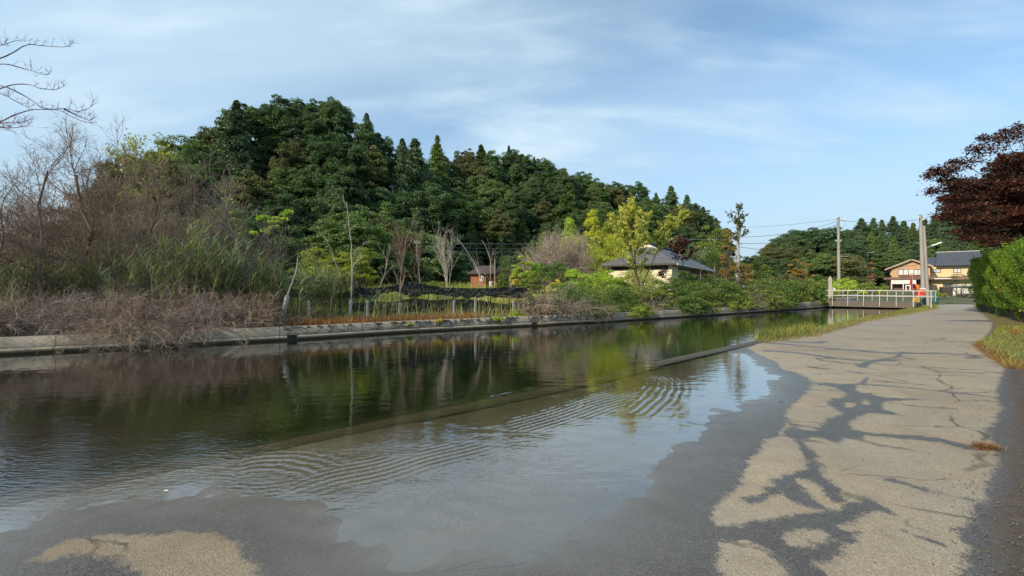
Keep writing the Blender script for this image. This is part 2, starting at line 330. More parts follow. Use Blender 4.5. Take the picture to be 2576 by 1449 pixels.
# ------------------------------------------------------------------ road sheet
def px_of(X, Y): return X/Y*F+CX
vis = Er[:, 1] > .9
ex = px_of(Er[vis, 0], Er[vis, 1]); ey = CY+EH*F/Er[vis, 1]
sel = (ex < 2296); ex = ex[sel]; ey = ey[sel]
o_ = np.argsort(ex); ex = ex[o_]; ey = ey[o_]
ex = np.r_[ex, 2330, 2352, 2380, 3600]; ey = np.r_[ey, 770, 760, 750, 750]
xs = np.concatenate((np.linspace(-1500, -60, 90), np.linspace(-50, 2640, 1180), np.linspace(2660, 3600, 40)))
NV = 420; vv = np.linspace(0, 1, NV)**1.25
yc = np.interp(xs, ex, ey); yb = np.maximum(yc+60, 1640.)
PX = np.repeat(xs[None], NV, 0); PY = yc[None]+(yb-yc)[None]*vv[:, None]
RX = (PX-CX)/F*(EH*F/(PY-CY)); RY = EH*F/(PY-CY)
def gp(pts, conv=None): return np.array([G(*(conv(*p) if conv else p))[:2] for p in pts])
def sdpoly(X, Y, poly, pad=1.0, default=-1.0):
    """signed distance, positive inside"""
    out = np.full(X.shape, float(default)); mn = poly.min(0)-pad; mxx = poly.max(0)+pad
    s = (X > mn[0]) & (X < mxx[0]) & (Y > mn[1]) & (Y < mxx[1]); x = X[s]; y = Y[s]
    d = np.full(x.shape, 1e9); ins = np.zeros(x.shape, bool); n = len(poly)
    for i in range(n):
        a = poly[i]; b = poly[(i+1) % n]; ab = b-a; L2 = max((ab**2).sum(), 1e-12)
        tt = np.clip(((x-a[0])*ab[0]+(y-a[1])*ab[1])/L2, 0, 1); d = np.minimum(d, np.hypot(x-a[0]-tt*ab[0], y-a[1]-tt*ab[1]))
        c = ((a[1] > y) != (b[1] > y)); xx = a[0]+(y-a[1])/(ab[1] if abs(ab[1]) > 1e-9 else 1e-9)*ab[0]; ins ^= c & (x < xx)
    out[s] = np.where(ins, d, -d); return np.clip(out, default, 1e3) if default < 0 else out
def sdline(X, Y, pts, w0, w1=None):
    w1 = w0 if w1 is None else w1; mn = pts.min(0)-1.0; mxx = pts.max(0)+1.0; out = np.full(X.shape, -1.0)
    s = (X > mn[0]) & (X < mxx[0]) & (Y > mn[1]) & (Y < mxx[1]); x = X[s]; y = Y[s]; best = np.full(x.shape, -1.0); n = len(pts)-1
    for i in range(n):
        a = pts[i]; b = pts[i+1]; ab = b-a; L2 = max((ab**2).sum(), 1e-12); tt = np.clip(((x-a[0])*ab[0]+(y-a[1])*ab[1])/L2, 0, 1)
        wd = w0+(w1-w0)*(i+tt)/n; best = np.maximum(best, wd-np.hypot(x-a[0]-tt*ab[0], y-a[1]-tt*ab[1]))
    out[s] = best; return out
# mirror-water area of the flooded road
shore = [(1815, 884), (1880, 893), (1930, 925), (1948, 955), (1925, 990), (1860, 1030), (1740, 1085), (1690, 1130), (1640, 1200), (1560, 1290), (1380, 1380), (1200, 1425), (1000, 1425), (900, 1395), (835, 1330), (728, 1262), (650, 1238), (520, 1243), (400, 1246), (250, 1266), (110, 1305), (0, 1360), (-300, 1500), (-1400, 1560), (-1400, 900), (500, 900), (1400, 820), (1800, 800)]
SH = gp(shore); sh = sdpoly(RX, RY, SH, 4.0, -4.0)
slope = np.where(sh > 0, .020, .030)
dry_l = [(455, 165), (540, 205), (620, 240), (655, 280), (730, 300), (770, 320), (810, 335), (820, 365), (815, 395), (780, 430), (730, 470), (690, 510), (680, 550), (690, 590), (640, 665), (550, 690), (545, 740), (475, 790), (465, 840), (440, 880), (410, 960), (350, 1000), (270, 1080), (265, 1130), (285, 1165), (300, 1260), (290, 1380), (330, 1700),
         (1680, 1700), (1680, 1400), (1700, 1330), (1650, 1270), (1710, 1190), (1720, 1110), (1790, 1060), (1815, 990), (1830, 920), (1885, 840), (1835, 740), (1815, 660), (1850, 600), (1895, 520), (1870, 470), (1870, 420), (1890, 340), (1915, 290), (1900, 240), (1830, 200), (1760, 150), (1840, 60), (1850, 10), (1800, -40), (1740, -100), (1640, -112), (1400, -90), (1150, 5), (900, 85), (600, 130), (520, 140)]
dry = sdpoly(RX, RY, gp(dry_l, k3), 2.0, -2.0)
wet = np.full(RX.shape, -1.0)
for pl in ([(690, 600), (760, 630), (850, 640), (880, 610), (900, 570), (960, 555), (1000, 540), (930, 500), (905, 480), (930, 455), (1000, 450), (1020, 430), (960, 395), (880, 375), (820, 362), (900, 360), (980, 372), (1060, 374), (1110, 360), (1130, 335), (1145, 345), (1120, 375), (1080, 385), (1060, 405), (1130, 435), (1230, 455), (1500, 472), (1250, 475), (1215, 490), (1220, 520), (1340, 560), (1200, 548), (1130, 545), (1060, 575), (1040, 600), (1060, 640), (1180, 665), (1400, 680), (1560, 700), (1720, 742), (1870, 778), (1700, 764), (1550, 724), (1350, 698), (1130, 675), (1080, 700), (1020, 690), (960, 718), (900, 690), (820, 680), (770, 690), (800, 730), (850, 790), (880, 860), (890, 915), (960, 960), (1010, 1030), (1030, 1060), (950, 1060), (900, 1020), (860, 960), (780, 915), (720, 918), (760, 960), (820, 1030), (905, 1098), (860, 1105), (780, 1080), (690, 1040), (655, 992), (560, 1045), (480, 1062), (435, 1045), (440, 1022), (500, 1010), (600, 950), (595, 915), (700, 890), (780, 865), (800, 830), (775, 780), (745, 735), (720, 690), (640, 662)],
           [(200, 1170), (420, 1182), (560, 1150), (700, 1140), (830, 1105), (980, 1105), (1060, 1060), (1130, 1038), (1200, 1080), (1290, 1140), (1190, 1118), (1100, 1160), (1040, 1190), (1000, 1212), (1080, 1242), (1030, 1290), (985, 1370), (930, 1400), (850, 1410), (900, 1470), (950, 1600), (760, 1600), (680, 1440), (600, 1360), (520, 1305), (420, 1265), (310, 1262), (200, 1262)]):
    wet = np.maximum(wet, sdpoly(RX, RY, gp(pl, k3), .6, -1.0))
hole = sdpoly(RX, RY, gp([(800+135*math.cos(a), 1262+47*math.sin(a)) for a in np.linspace(0, 6.28, 20)[:-1]], k3), .5, -1.0)
wet = np.minimum(wet, np.where(hole > -.6, -hole, 1)); hole = sdpoly(RX, RY, gp([(1130+22*math.cos(a), 478+16*math.sin(a)) for a in np.linspace(0, 6.28, 10)[:-1]], k3), .5, -1.0); wet = np.minimum(wet, np.where(hole > -.6, -hole, 1))
hole = sdpoly(RX, RY, gp([(1040+40*math.cos(a), 495+14*math.sin(a)) for a in np.linspace(0, 6.28, 10)[:-1]], k3), .5, -1.0); wet = np.minimum(wet, np.where(hole > -.6, -hole, 1))
for pts, a_, b_ in (([(575, 180), (740, 195), (960, 230), (1150, 248), (1300, 238)], .10, .07), ([(600, 140), (800, 160), (1000, 178), (1250, 200), (1560, 203), (1840, 216)], .12, .08),
        ([(700, 133), (850, 140), (900, 130)], .16, .08), ([(1080, 266), (1110, 282), (1130, 256), (1300, 272), (1550, 300), (1800, 322)], .075, .035), ([(820, 360), (960, 377), (1130, 378), (1400, 405), (1650, 432), (1880, 462)], .055, .03),
        ([(1180, 360), (1490, 388)], .045, .02), ([(1030, 302), (1130, 320), (1250, 340), (1350, 366)], .05, .02), ([(1290, 948), (1330, 958), (1400, 980), (1550, 1018), (1710, 1058)], .045, .008), ([(1080, 700), (1180, 728), (1400, 769)], .018, .008),
        ([(1490, 515), (1640, 525)], .015, .008), ([(1360, 1245), (1440, 1275), (1550, 1308)], .009, .005), ([(1130, 256), (1200, 240), (1300, 225), (1340, 190)], .06, .03), ([(815, 400), (900, 405), (1000, 412), (1060, 405)], .02, .03), ([(830, 498), (920, 500)], .02, .01), ([(700, 600), (800, 612), (870, 640)], .03, .03), ([(560, 760), (760, 690)], .0, .0), ([(770, 700), (830, 705), (880, 712)], .03, .01), ([(1150, 290), (1200, 296)], .04, .02),
        ([(400, -60+95), (1000, 30), (1400, 46)], .26, .1), ([(1150, 8), (1500, 16), (1800, 28)], .22, .12), ([(1500, -28), (1780, -30)], .3, .2), ([(1250, -15), (1550, -8)], .12, .05), ([(1600, 10), (1830, 12)], .3, .5), ([(1500, 128), (1700, 136), (1800, 130)], .09, .05), ([(900, 178), (1180, 186)], .06, .05), ([(1400, -48), (1560, -52)], .2, .1)):
    if b_ > 0: wet = np.maximum(wet, sdline(RX, RY, gp(pts, k3), a_, b_))
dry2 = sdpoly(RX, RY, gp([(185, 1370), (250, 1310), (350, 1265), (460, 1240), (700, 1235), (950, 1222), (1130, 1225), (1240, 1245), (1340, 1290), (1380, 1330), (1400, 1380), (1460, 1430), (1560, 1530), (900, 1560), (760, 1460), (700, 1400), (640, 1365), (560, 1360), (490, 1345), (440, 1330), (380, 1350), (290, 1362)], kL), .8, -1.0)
drym = np.maximum(np.minimum(dry, -wet), dry2)
soil = sdpoly(RX, RY, gp([(1925, 300), (2300, 280), (3200, 700), (3200, 1700), (1830, 1700), (1850, 1300), (1850, 1150), (1900, 1000), (1915, 880), (1925, 800), (1940, 700), (1950, 500)], k3), 1.0, -1.0)
verge = sdpoly(RX, RY, gp([(2450, 872), (2490, 850), (2505, 826), (2480, 800), (2462, 785), (2440, 760), (2600, 745), (4000, 760), (4000, 1000), (2700, 955), (2576, 935), (2530, 930), (2500, 905)]), 2.0, -2.0)
strip = sdpoly(RX, RY, gp([(1880, 862), (1930, 867), (2060, 848), (2180, 812), (2290, 790), (2360, 775), (2345, 758), (2290, 772), (2180, 790), (1900, 835)]), 1.5, -1.5)
verge = np.maximum(verge, strip)
def sn(X, Y, k, s_):
    q = rg(s_); a = np.zeros(X.shape)
    for _ in range(18):
        th = q.uniform(0, 6.28); f = k*q.uniform(.5, 2.0); a += np.sin((X*math.cos(th)+Y*math.sin(th))*f+q.uniform(0, 6.28)+.8*np.sin((X*math.sin(th+.7)-Y*math.cos(th+.7))*f*.7))
    return a/3.6
sh = sh+np.where(np.abs(sh) < 3.8, .05*sn(RX, RY, 3, 1)+.03*sn(RX, RY, 9, 2), 0)*np.clip(1.5-np.abs(sh), 0, 1)
crack = np.full(RX.shape, -1.0)
for pts, a_ in (([(1990, 700), (1950, 780), (1850, 850), (1700, 990), (1480, 1160), (1250, 1345), (1090, 1392), (900, 1412), (700, 1425)], .005), ([(700, 1425), (850, 1380), (950, 1355)], .006), ([(2113, 560), (2060, 600), (1990, 690)], .008)):
    crack = np.maximum(crack, sdline(RX, RY, gp(pts, kW), a_, a_*.7))
for pts, a_ in (([(980, 880), (1100, 850), (1250, 870), (1400, 860)], .004),):
    crack = np.maximum(crack, sdline(RX, RY, gp(pts, k3), a_, a_*.6))
RZ = -np.clip(sh*slope, -.05, .075)+.0
RZ = RZ+.02*np.clip(soil*2, 0, 1)+.03*np.clip(verge*1.5, 0, 1)+np.clip((RY-55)/20, 0, 1)*.25
RZ = RZ+(.0016*sn(RX, RY, 11, 3)+.0006*sn(RX, RY, 23, 4))*np.clip(2.0-np.abs(sh), 0, 1)*(RY < 16)
m, t, o = newmat('asphalt')
n1 = noise(t, 90, 3, .7); n2 = noise(t, 9, 6, .7); n3 = noise(t, 1.1, 4, .55)
vo = t.nodes.new('ShaderNodeTexVoronoi'); vo.inputs['Scale'].default_value = 150; tcx = t.nodes.new('ShaderNodeTexCoord'); t.links.new(tcx.outputs['Object'], vo.inputs['Vector'])
vsep = t.nodes.new('ShaderNodeSeparateColor'); t.links.new(vo.outputs['Color'], vsep.inputs[0]); vr = vsep.outputs[0]
edge = M_('ADD', M_('MULTIPLY', M_('SUBTRACT', n2, .5, t), .26, t), M_('MULTIPLY', M_('SUBTRACT', n1, .5, t), .16, t), t)
ad = attr(t, 'dry'); dm = rng_(t, M_('ADD', ad, edge, t), -.020, .020)
dcol = mixc(t, rng_(t, n3, .35, .68), (.325, .272, .195), (.295, .268, .215)); dcol = mixc(t, rng_(t, vr, .15, .95), mixc(t, 1.0, dcol, (.74, .73, .71), 'MULTIPLY'), mixc(t, 1.0, dcol, (1.22, 1.22, 1.22), 'MULTIPLY'))
dcol = mixc(t, rng_(t, n2, .5, .8, 0, .35), dcol, (.15, .125, .09)); n4 = noise(t, .45, 6, .65, dist=1.2); dcol = mixc(t, rng_(t, n4, .42, .62, 0, .5), dcol, (.205, .165, .115)); n5 = noise(t, 2.6, 7, .75, dist=2.0); dcol = mixc(t, rng_(t, n5, .60, .66, 0, .5), dcol, (.12, .10, .08)); mpv = t.nodes.new('ShaderNodeMapping'); mpv.inputs['Rotation'].default_value = (0, 0, R(-20)); mpv.inputs['Scale'].default_value = (.45, 1.0, 1)
nz_ = t.nodes.new('ShaderNodeTexNoise'); nz_.inputs['Scale'].default_value = 2.2; nz_.inputs['Detail'].default_value = 6; t.links.new(tcx.outputs['Object'], nz_.inputs[0]); va = t.nodes.new('ShaderNodeVectorMath'); va.operation = 'MULTIPLY_ADD'; va.inputs[1].default_value = (.55, .55, 0); t.links.new(nz_.outputs['Color'], va.inputs[0]); t.links.new(tcx.outputs['Object'], va.inputs[2]); t.links.new(va.outputs[0], mpv.inputs[0])
ve_ = t.nodes.new('ShaderNodeTexVoronoi'); ve_.feature = 'DISTANCE_TO_EDGE'; ve_.inputs['Scale'].default_value = 1.0; t.links.new(mpv.outputs[0], ve_.inputs['Vector'])
ck = M_('MULTIPLY', rng_(t, ve_.outputs['Distance'], .006, .014, 1, 0), rng_(t, n3, .42, .55, 0, .75), t); dcol = mixc(t, ck, dcol, (.05, .044, .038))
dcol = mixc(t, attr(t, 'dimmed'), dcol, mixc(t, 1.0, dcol, (.78, .75, .70), 'MULTIPLY')); dcol = mixc(t, rng_(t, attr(t, 'crack'), -.004, .002, 0, .55), dcol, (.06, .05, .04))  # weaker light on the bottom-left dry patch, painted as a darker tint
wcol = mixc(t, rng_(t, vr, .5, .98), (.060, .054, .048), (.17, .16, .145)); wcol = mixc(t, rng_(t, n3, .4, .65, 0, .5), wcol, (.082, .068, .055)); wcol = mixc(t, rng_(t, n2, .45, .75, 0, .5), wcol, (.045, .04, .036)); wcol = mixc(t, rng_(t, attr(t, 'shore'), -.8, .1, 0, .95), wcol, (.118, .104, .088)); crk = rng_(t, M_('ADD', attr(t, 'crack'), M_('MULTIPLY', M_('SUBTRACT', n2, .5, t), .02, t), t), -.005, .003, 0, .45); wcol = mixc(t, crk, wcol, (.03, .028, .026))
n4b = noise(t, .8, 5, .6, dist=.8); ash = attr(t, 'shore'); sub = rng_(t, ash, -.1, .5); scol = mixc(t, rng_(t, n2, .3, .7), (.088, .063, .028), (.064, .046, .020)); wcol = mixc(t, sub, wcol, mixc(t, rng_(t, M_('ADD', ash, M_('MULTIPLY', n3, .9, t), t), 1.5, 2.6), mixc(t, 1.0, mixc(t, rng_(t, n4b, .35, .65), (.112, .090, .062), (.150, .126, .094)), mixc(t, rng_(t, vr, .3, .98), (.80, .80, .80), (1.45, 1.45, 1.45)), 'MULTIPLY'), scol))
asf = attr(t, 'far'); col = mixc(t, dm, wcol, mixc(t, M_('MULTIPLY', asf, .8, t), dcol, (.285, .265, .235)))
so_ = rng_(t, M_('ADD', attr(t, 'soil'), M_('MULTIPLY', M_('SUBTRACT', n2, .5, t), .35, t), t), -.05, .06)
socol = mixc(t, rng_(t, n2, .35, .65), (.060, .046, .036), (.10, .08, .062)); socol = mixc(t, rng_(t, vr, .88, .97), socol, (.13, .12, .11)); col = mixc(t, so_, col, socol)
ve = rng_(t, M_('ADD', attr(t, 'verge'), M_('MULTIPLY', M_('SUBTRACT', n2, .5, t), .5, t), t), -.1, .1); col = mixc(t, ve, col, mixc(t, rng_(t, n2, .3, .7), (.09, .10, .03), (.18, .13, .055)))
anyd = M_('MAXIMUM', M_('MAXIMUM', dm, so_, t), ve, t)
wr = rng_(t, ash, -1.5, .0, .40, .07); rough = M_('ADD', M_('MULTIPLY', anyd, .9, t), M_('MULTIPLY', M_('SUBTRACT', 1.0, anyd, t), wr, t), t)
bstr = M_('MULTIPLY', rng_(t, ash, -1.3, .05, 1.0, .12), 1.0, t); bh = M_('ADD', M_('MULTIPLY', vo.outputs['Distance'], -1.0, t), M_('MULTIPLY', n1, .8, t), t); bh = M_('MULTIPLY', bh, bstr, t)
spc = M_('MULTIPLY', rng_(t, ash, -.9, .02, .5, 1.0), M_('SUBTRACT', 1.0, M_('MULTIPLY', anyd, .6, t), t), t); pb = pbr(t, o, col, rough, bump(t, bh, .75, .006), spec=spc)
pb.inputs['IOR'].default_value = 1.55
i = np.arange(NV-1)[:, None]*len(xs)+np.arange(len(xs)-1)[None]
tag(mk('road', np.stack((RX, RY, RZ), -1).reshape(-1, 3), np.stack((i+len(xs), i+len(xs)+1, i+1, i), -1).reshape(-1, 4), m, attrs={'dry': drym.ravel(), 'soil': soil.ravel(), 'shore': sh.ravel(), 'verge': verge.ravel(), 'crack': crack.ravel(), 'dimmed': (dry2 > -.5).ravel().astype(np.float32), 'far': np.clip((RY-9)/14, 0, 1).ravel()}, smooth=True), kind='structure')
def roadz(X, Y):
    s = sdpoly(np.array([X]), np.array([Y]), SH, 4.0, -4.0)[0]; return float(-np.clip(s*(.02 if s > 0 else .03), -.05, .075))
# ------------------------------------------------------------------ water
wxs = np.concatenate((np.linspace(-2600, -60, 60), np.linspace(-50, 2640, 640), np.linspace(2660, 3000, 10))); wys = np.concatenate((np.linspace(1700, 1460, 12), np.linspace(1452, 860, 330), np.linspace(858, 757, 60)))
WX_, WY_ = np.meshgrid(wxs, wys); WWY = EH*F/(WY_-CY); WWX = (WX_-CX)/F*WWY
# ripple trains: (crest line, half width, wavelength, amplitude)
phase = np.zeros(WWX.shape); amp = np.zeros(WWX.shape)
def train(pts, w0, w1, lam, a_, conv=kW):
    global phase, amp
    L, _ = resample(gp(pts, conv), .08); L = smoothl(L, 4); x = WWX.ravel(); y = WWY.ravel(); mn = L.min(0)-1.5; mxx = L.max(0)+1.5
    s = np.where((x > mn[0]) & (x < mxx[0]) & (y > mn[1]) & (y < mxx[1]))[0]; tn = nrm(np.gradient(L, axis=0)); nn = np.stack((-tn[:, 1], tn[:, 0]), 1)
    D = np.hypot(x[s][:, None]-L[:, 0], y[s][:, None]-L[:, 1]); j = D.argmin(1); d = ((x[s]-L[j, 0])*nn[j, 0]+(y[s]-L[j, 1])*nn[j, 1]); tt = j/(len(L)-1.0)
    endd = np.abs((x[s]-L[j, 0])*tn[j, 0]+(y[s]-L[j, 1])*tn[j, 1]); ww = np.where(d > 0, w0, w1)
    am = a_*np.exp(-(d/ww)**2*1.2)*np.clip(np.minimum(tt, 1-tt)*6, 0, 1)*np.exp(-(endd/.08)**2); xs2 = x[s]; ys2 = y[s]; ph = d/lam*2*math.pi+.5*np.sin(tt*23)+.9*sn(xs2, ys2, 2.2, 31); am = am*np.clip(.62+.75*sn(xs2, ys2, 1.7, 32)+.3*sn(xs2, ys2, 6, 33), .04, 1.4)
    h = am*np.sin(ph); hf = np.zeros(x.shape); hf[s] = h; phase += hf.reshape(WWX.shape)
train([(-200, 960), (60, 870), (330, 830), (560, 760), (800, 700), (1050, 620), (1300, 545), (1500, 480), (1680, 430), (1800, 395)], .22, .30, .085, .0030)
train([(-500, 830), (-300, 790), (-100, 800), (80, 850)], .24, .22, .10, .0026)
train([(1790, 540), (1860, 500), (1900, 455), (1940, 400), (1960, 350), (1900, 310)], .28, .28, .11, .0032)
train([(1000, 900), (1180, 850), (1500, 740), (1650, 660)], .35, .35, .13, .0006)
train([(-560, 960), (-420, 985), (-300, 960), (-180, 950)], .1, .12, .07, .0014)
train([(560, 690), (700, 640), (830, 600)], .15, .15, .07, .0012)
train([(900, 445), (1200, 385), (1450, 335), (1600, 320)], .09, .12, .09, .0022)
m, t, o = newmat('water'); geo = t.nodes.new('ShaderNodeNewGeometry')
def wn(scale, st, det): 
    mp = t.nodes.new('ShaderNodeMapping'); mp.inputs['Scale'].default_value = st; mp.inputs['Rotation'].default_value = (0, 0, R(12)); t.links.new(geo.outputs['Position'], mp.inputs[0]); n = t.nodes.new('ShaderNodeTexNoise'); n.inputs['Scale'].default_value = scale; n.inputs['Detail'].default_value = det; n.inputs['Roughness'].default_value = .5; t.links.new(mp.outputs[0], n.inputs[0]); return n.outputs['Fac']
calm = attr(t, 'calm')
h = M_('ADD', M_('MULTIPLY', wn(2.2, (1, 2.2, 1), 2), .0045, t), M_('MULTIPLY', M_('MULTIPLY', wn(11, (1, 2.6, 1), 2), .0022, t), calm, t), t)
h = M_('ADD', h, attr(t, 'ripple'), t)
bp = t.nodes.new('ShaderNodeBump'); bp.inputs['Strength'].default_value = 1.0; bp.inputs['Distance'].default_value = 1.0; t.links.new(h, bp.inputs['Height'])
dt = t.nodes.new('ShaderNodeVectorMath'); dt.operation = 'DOT_PRODUCT'; t.links.new(bp.outputs[0], dt.inputs[0]); t.links.new(geo.outputs['Incoming'], dt.inputs[1])
fres = M_('ADD', M_('MULTIPLY', M_('POWER', M_('SUBTRACT', 1.0, M_('ABSOLUTE', dt.outputs['Value'], None, t), t), 3.2, t), .92, t), .07, t, True)
gl = t.nodes.new('ShaderNodeBsdfGlossy'); gl.inputs['Roughness'].default_value = .015; gl.inputs['Color'].default_value = (.97, .97, .97, 1); t.links.new(bp.outputs[0], gl.inputs['Normal'])
trn = t.nodes.new('ShaderNodeBsdfTransparent'); t.links.new(mixc(t, attr(t, 'deep'), (.95, .93, .86), (.42, .44, .26)), trn.inputs[0])
ms = t.nodes.new('ShaderNodeMixShader'); t.links.new(fres, ms.inputs[0]); t.links.new(trn.outputs[0], ms.inputs[1]); t.links.new(gl.outputs[0], ms.inputs[2]); t.links.new(ms.outputs[0], o.inputs[0])
nr_, nc_ = WWX.shape; i = np.arange(nr_-1)[:, None]*nc_+np.arange(nc_-1)[None]
wsh = sdpoly(WWX, WWY, SH, 3.0, -3.0)
# in the canal beyond the kerb?
Ed = Er[::2]; Dn = np.full(WWX.size, 0.0); xf = WWX.ravel(); yf = WWY.ravel()
for k in range(0, len(xf), 20000):
    x = xf[k:k+20000]; y = yf[k:k+20000]; D = np.hypot(x[:, None]-Ed[:, 0], y[:, None]-Ed[:, 1]); j = D.argmin(1); Dn[k:k+20000] = (x-Ed[j, 0])*En[::2][j, 0]+(y-Ed[j, 1])*En[::2][j, 1]
deep = np.clip((Dn-.36)/.1, 0, 1); calmv = np.clip(.24+1.9*np.exp(-((WY_-1200)/95)**2)*np.clip((1500-WX_)/700, .0, 1)+.35*np.exp(-((WY_-1110)/70)**2)*np.clip((1100-WX_)/500, 0, 1), 0, 2.2)
calmv = calmv*np.clip(wsh*3+.15, .1, 1)
tag(mk('water', np.stack((WWX, WWY, np.zeros_like(WWX)), -1).reshape(-1, 3), np.stack((i, i+1, i+nc_+1, i+nc_), -1).reshape(-1, 4), m, attrs={'ripple': phase.ravel(), 'deep': deep, 'calm': calmv.ravel()}, smooth=True), kind='structure')
# ------------------------------------------------------------------ forest
ORD = ['first', 'second', 'third', 'fourth', 'fifth', 'sixth', 'seventh', 'eighth', 'ninth', 'tenth', 'eleventh', 'twelfth', 'thirteenth', 'fourteenth', 'fifteenth', 'sixteenth', 'seventeenth', 'eighteenth', 'nineteenth', 'twentieth'] + ['twenty-'+x for x in ('first', 'second', 'third', 'fourth', 'fifth', 'sixth', 'seventh', 'eighth', 'ninth')] + ['thirtieth'] + ['thirty-'+x for x in ('first', 'second', 'third', 'fourth', 'fifth', 'sixth', 'seventh', 'eighth', 'ninth')]
def mesh_only(o):
    me = o.data; bpy.data.objects.remove(o); return me
def proto_broad(seed, nc=210, per=170, leaf=.019, squat=1.0):
    """unit tree: height 1, crown radius about .36"""
    r = rg(seed); d = nrm(r.normal(size=(nc, 3))); d[:, 2] = np.abs(d[:, 2])*1.1-.25; d = nrm(d)
    lob = 1+.22*np.sin(np.arctan2(d[:, 1], d[:, 0])*3+seed)+r.uniform(-.12, .12, nc)
    c = d*np.array((.30, .30, .30*squat))*lob[:, None]*r.uniform(.55, 1.0, (nc, 1))**.5; c[:, 2] += .64
    low = r.normal(size=(nc//2, 3))*np.array((.20, .20, .10)); low[:, 2] += .40; c = np.concatenate((c, low))
    p, nn = clump_pts(r, c, r.uniform(.03, .085, len(c)), per, .9, 1.2)
    V, Fq, rv = leafq(p, nn, leaf, r, .7)
    crown = mesh_only(mk('crown', V, Fq, L_['dark'], attrs={'v': rv}))
    t_ = Tubes(); tr = curves(r, np.array([(0, 0, -.12)]), np.array([(0, 0, 1.)]), [.75], 6, .06); t_.add(tr[0], taper(.022, .008, 6), 6)
    b_, _ = kids(r, tr, 9, (.2, .34), .55, .35, 5, .15, .35, .95); t_.add(b_, taper(.009, .003, 5), 4)
    return crown, mesh_only(t_.obj('trunk', bark))
def proto_cedar(seed, n=190, per=110, leaf=.019):
    r = rg(seed); z = r.uniform(.10, .985, n)**.9; rad = (1-z)**.85*.22*r.uniform(.6, 1.2, n)+.004; a = r.uniform(0, 6.28, n)
    tip = np.stack((np.cos(a)*rad, np.sin(a)*rad, z-.03*rad/.2), 1); base = np.stack((0*a, 0*a, z+.01), 1)
    f = r.uniform(.25, 1.05, (n, per, 1)); p = base[:, None]*(1-f)+tip[:, None]*f; wd = (.006+.028*rad/.2)[:, None, None]
    p = p+r.normal(size=p.shape)*wd*np.array((1, 1, .75)); p[..., 2] -= (f[..., 0]**2)*.02
    nn = nrm(r.normal(size=p.shape)+np.stack((np.cos(a), np.sin(a), .9+0*a), 1)[:, None]*.9)
    V, Fq, rv = leafq(p.reshape(-1, 3), nn.reshape(-1, 3), leaf, r, .5, 1.0)
    top = np.array([(0, 0, 1.0)]); crown = mesh_only(mk('crown', V, Fq, L_['cedar'], attrs={'v': rv}))
    t_ = Tubes(); t_.add(np.array([(0, 0, -.1), (0, 0, .4), (0, 0, .99)]), [.017, .012, .003], 6); return crown, mesh_only(t_.obj('trunk', bark))
PB = [proto_broad(11), proto_broad(12, 230, 160, squat=1.2), proto_broad(13, 190, 190, squat=1.05), proto_broad(14, 240, 150, squat=.95), proto_broad(15, 210, 170, squat=1.35), proto_broad(16, 170, 170, squat=1.1)]
PC = [proto_cedar(21), proto_cedar(22, 220, 95), proto_cedar(23, 160, 130)]
def tree_inst(proto, loc, h, wf, rz, lm, label, group, name='broadleaf_tree', cat='tree'):
    o = thing(name, loc, label, cat, group, rz); o.scale = (h*wf, h*wf, h)
    for me, nm, mt in ((proto[0], 'crown', lm), (proto[1], 'trunk', bark)):
        c = bpy.data.objects.new(nm, me); S.collection.objects.link(c); c.parent = o
        if mt is not bark: c.material_slots[0].link = 'OBJECT'; c.material_slots[0].material = mt
    return o
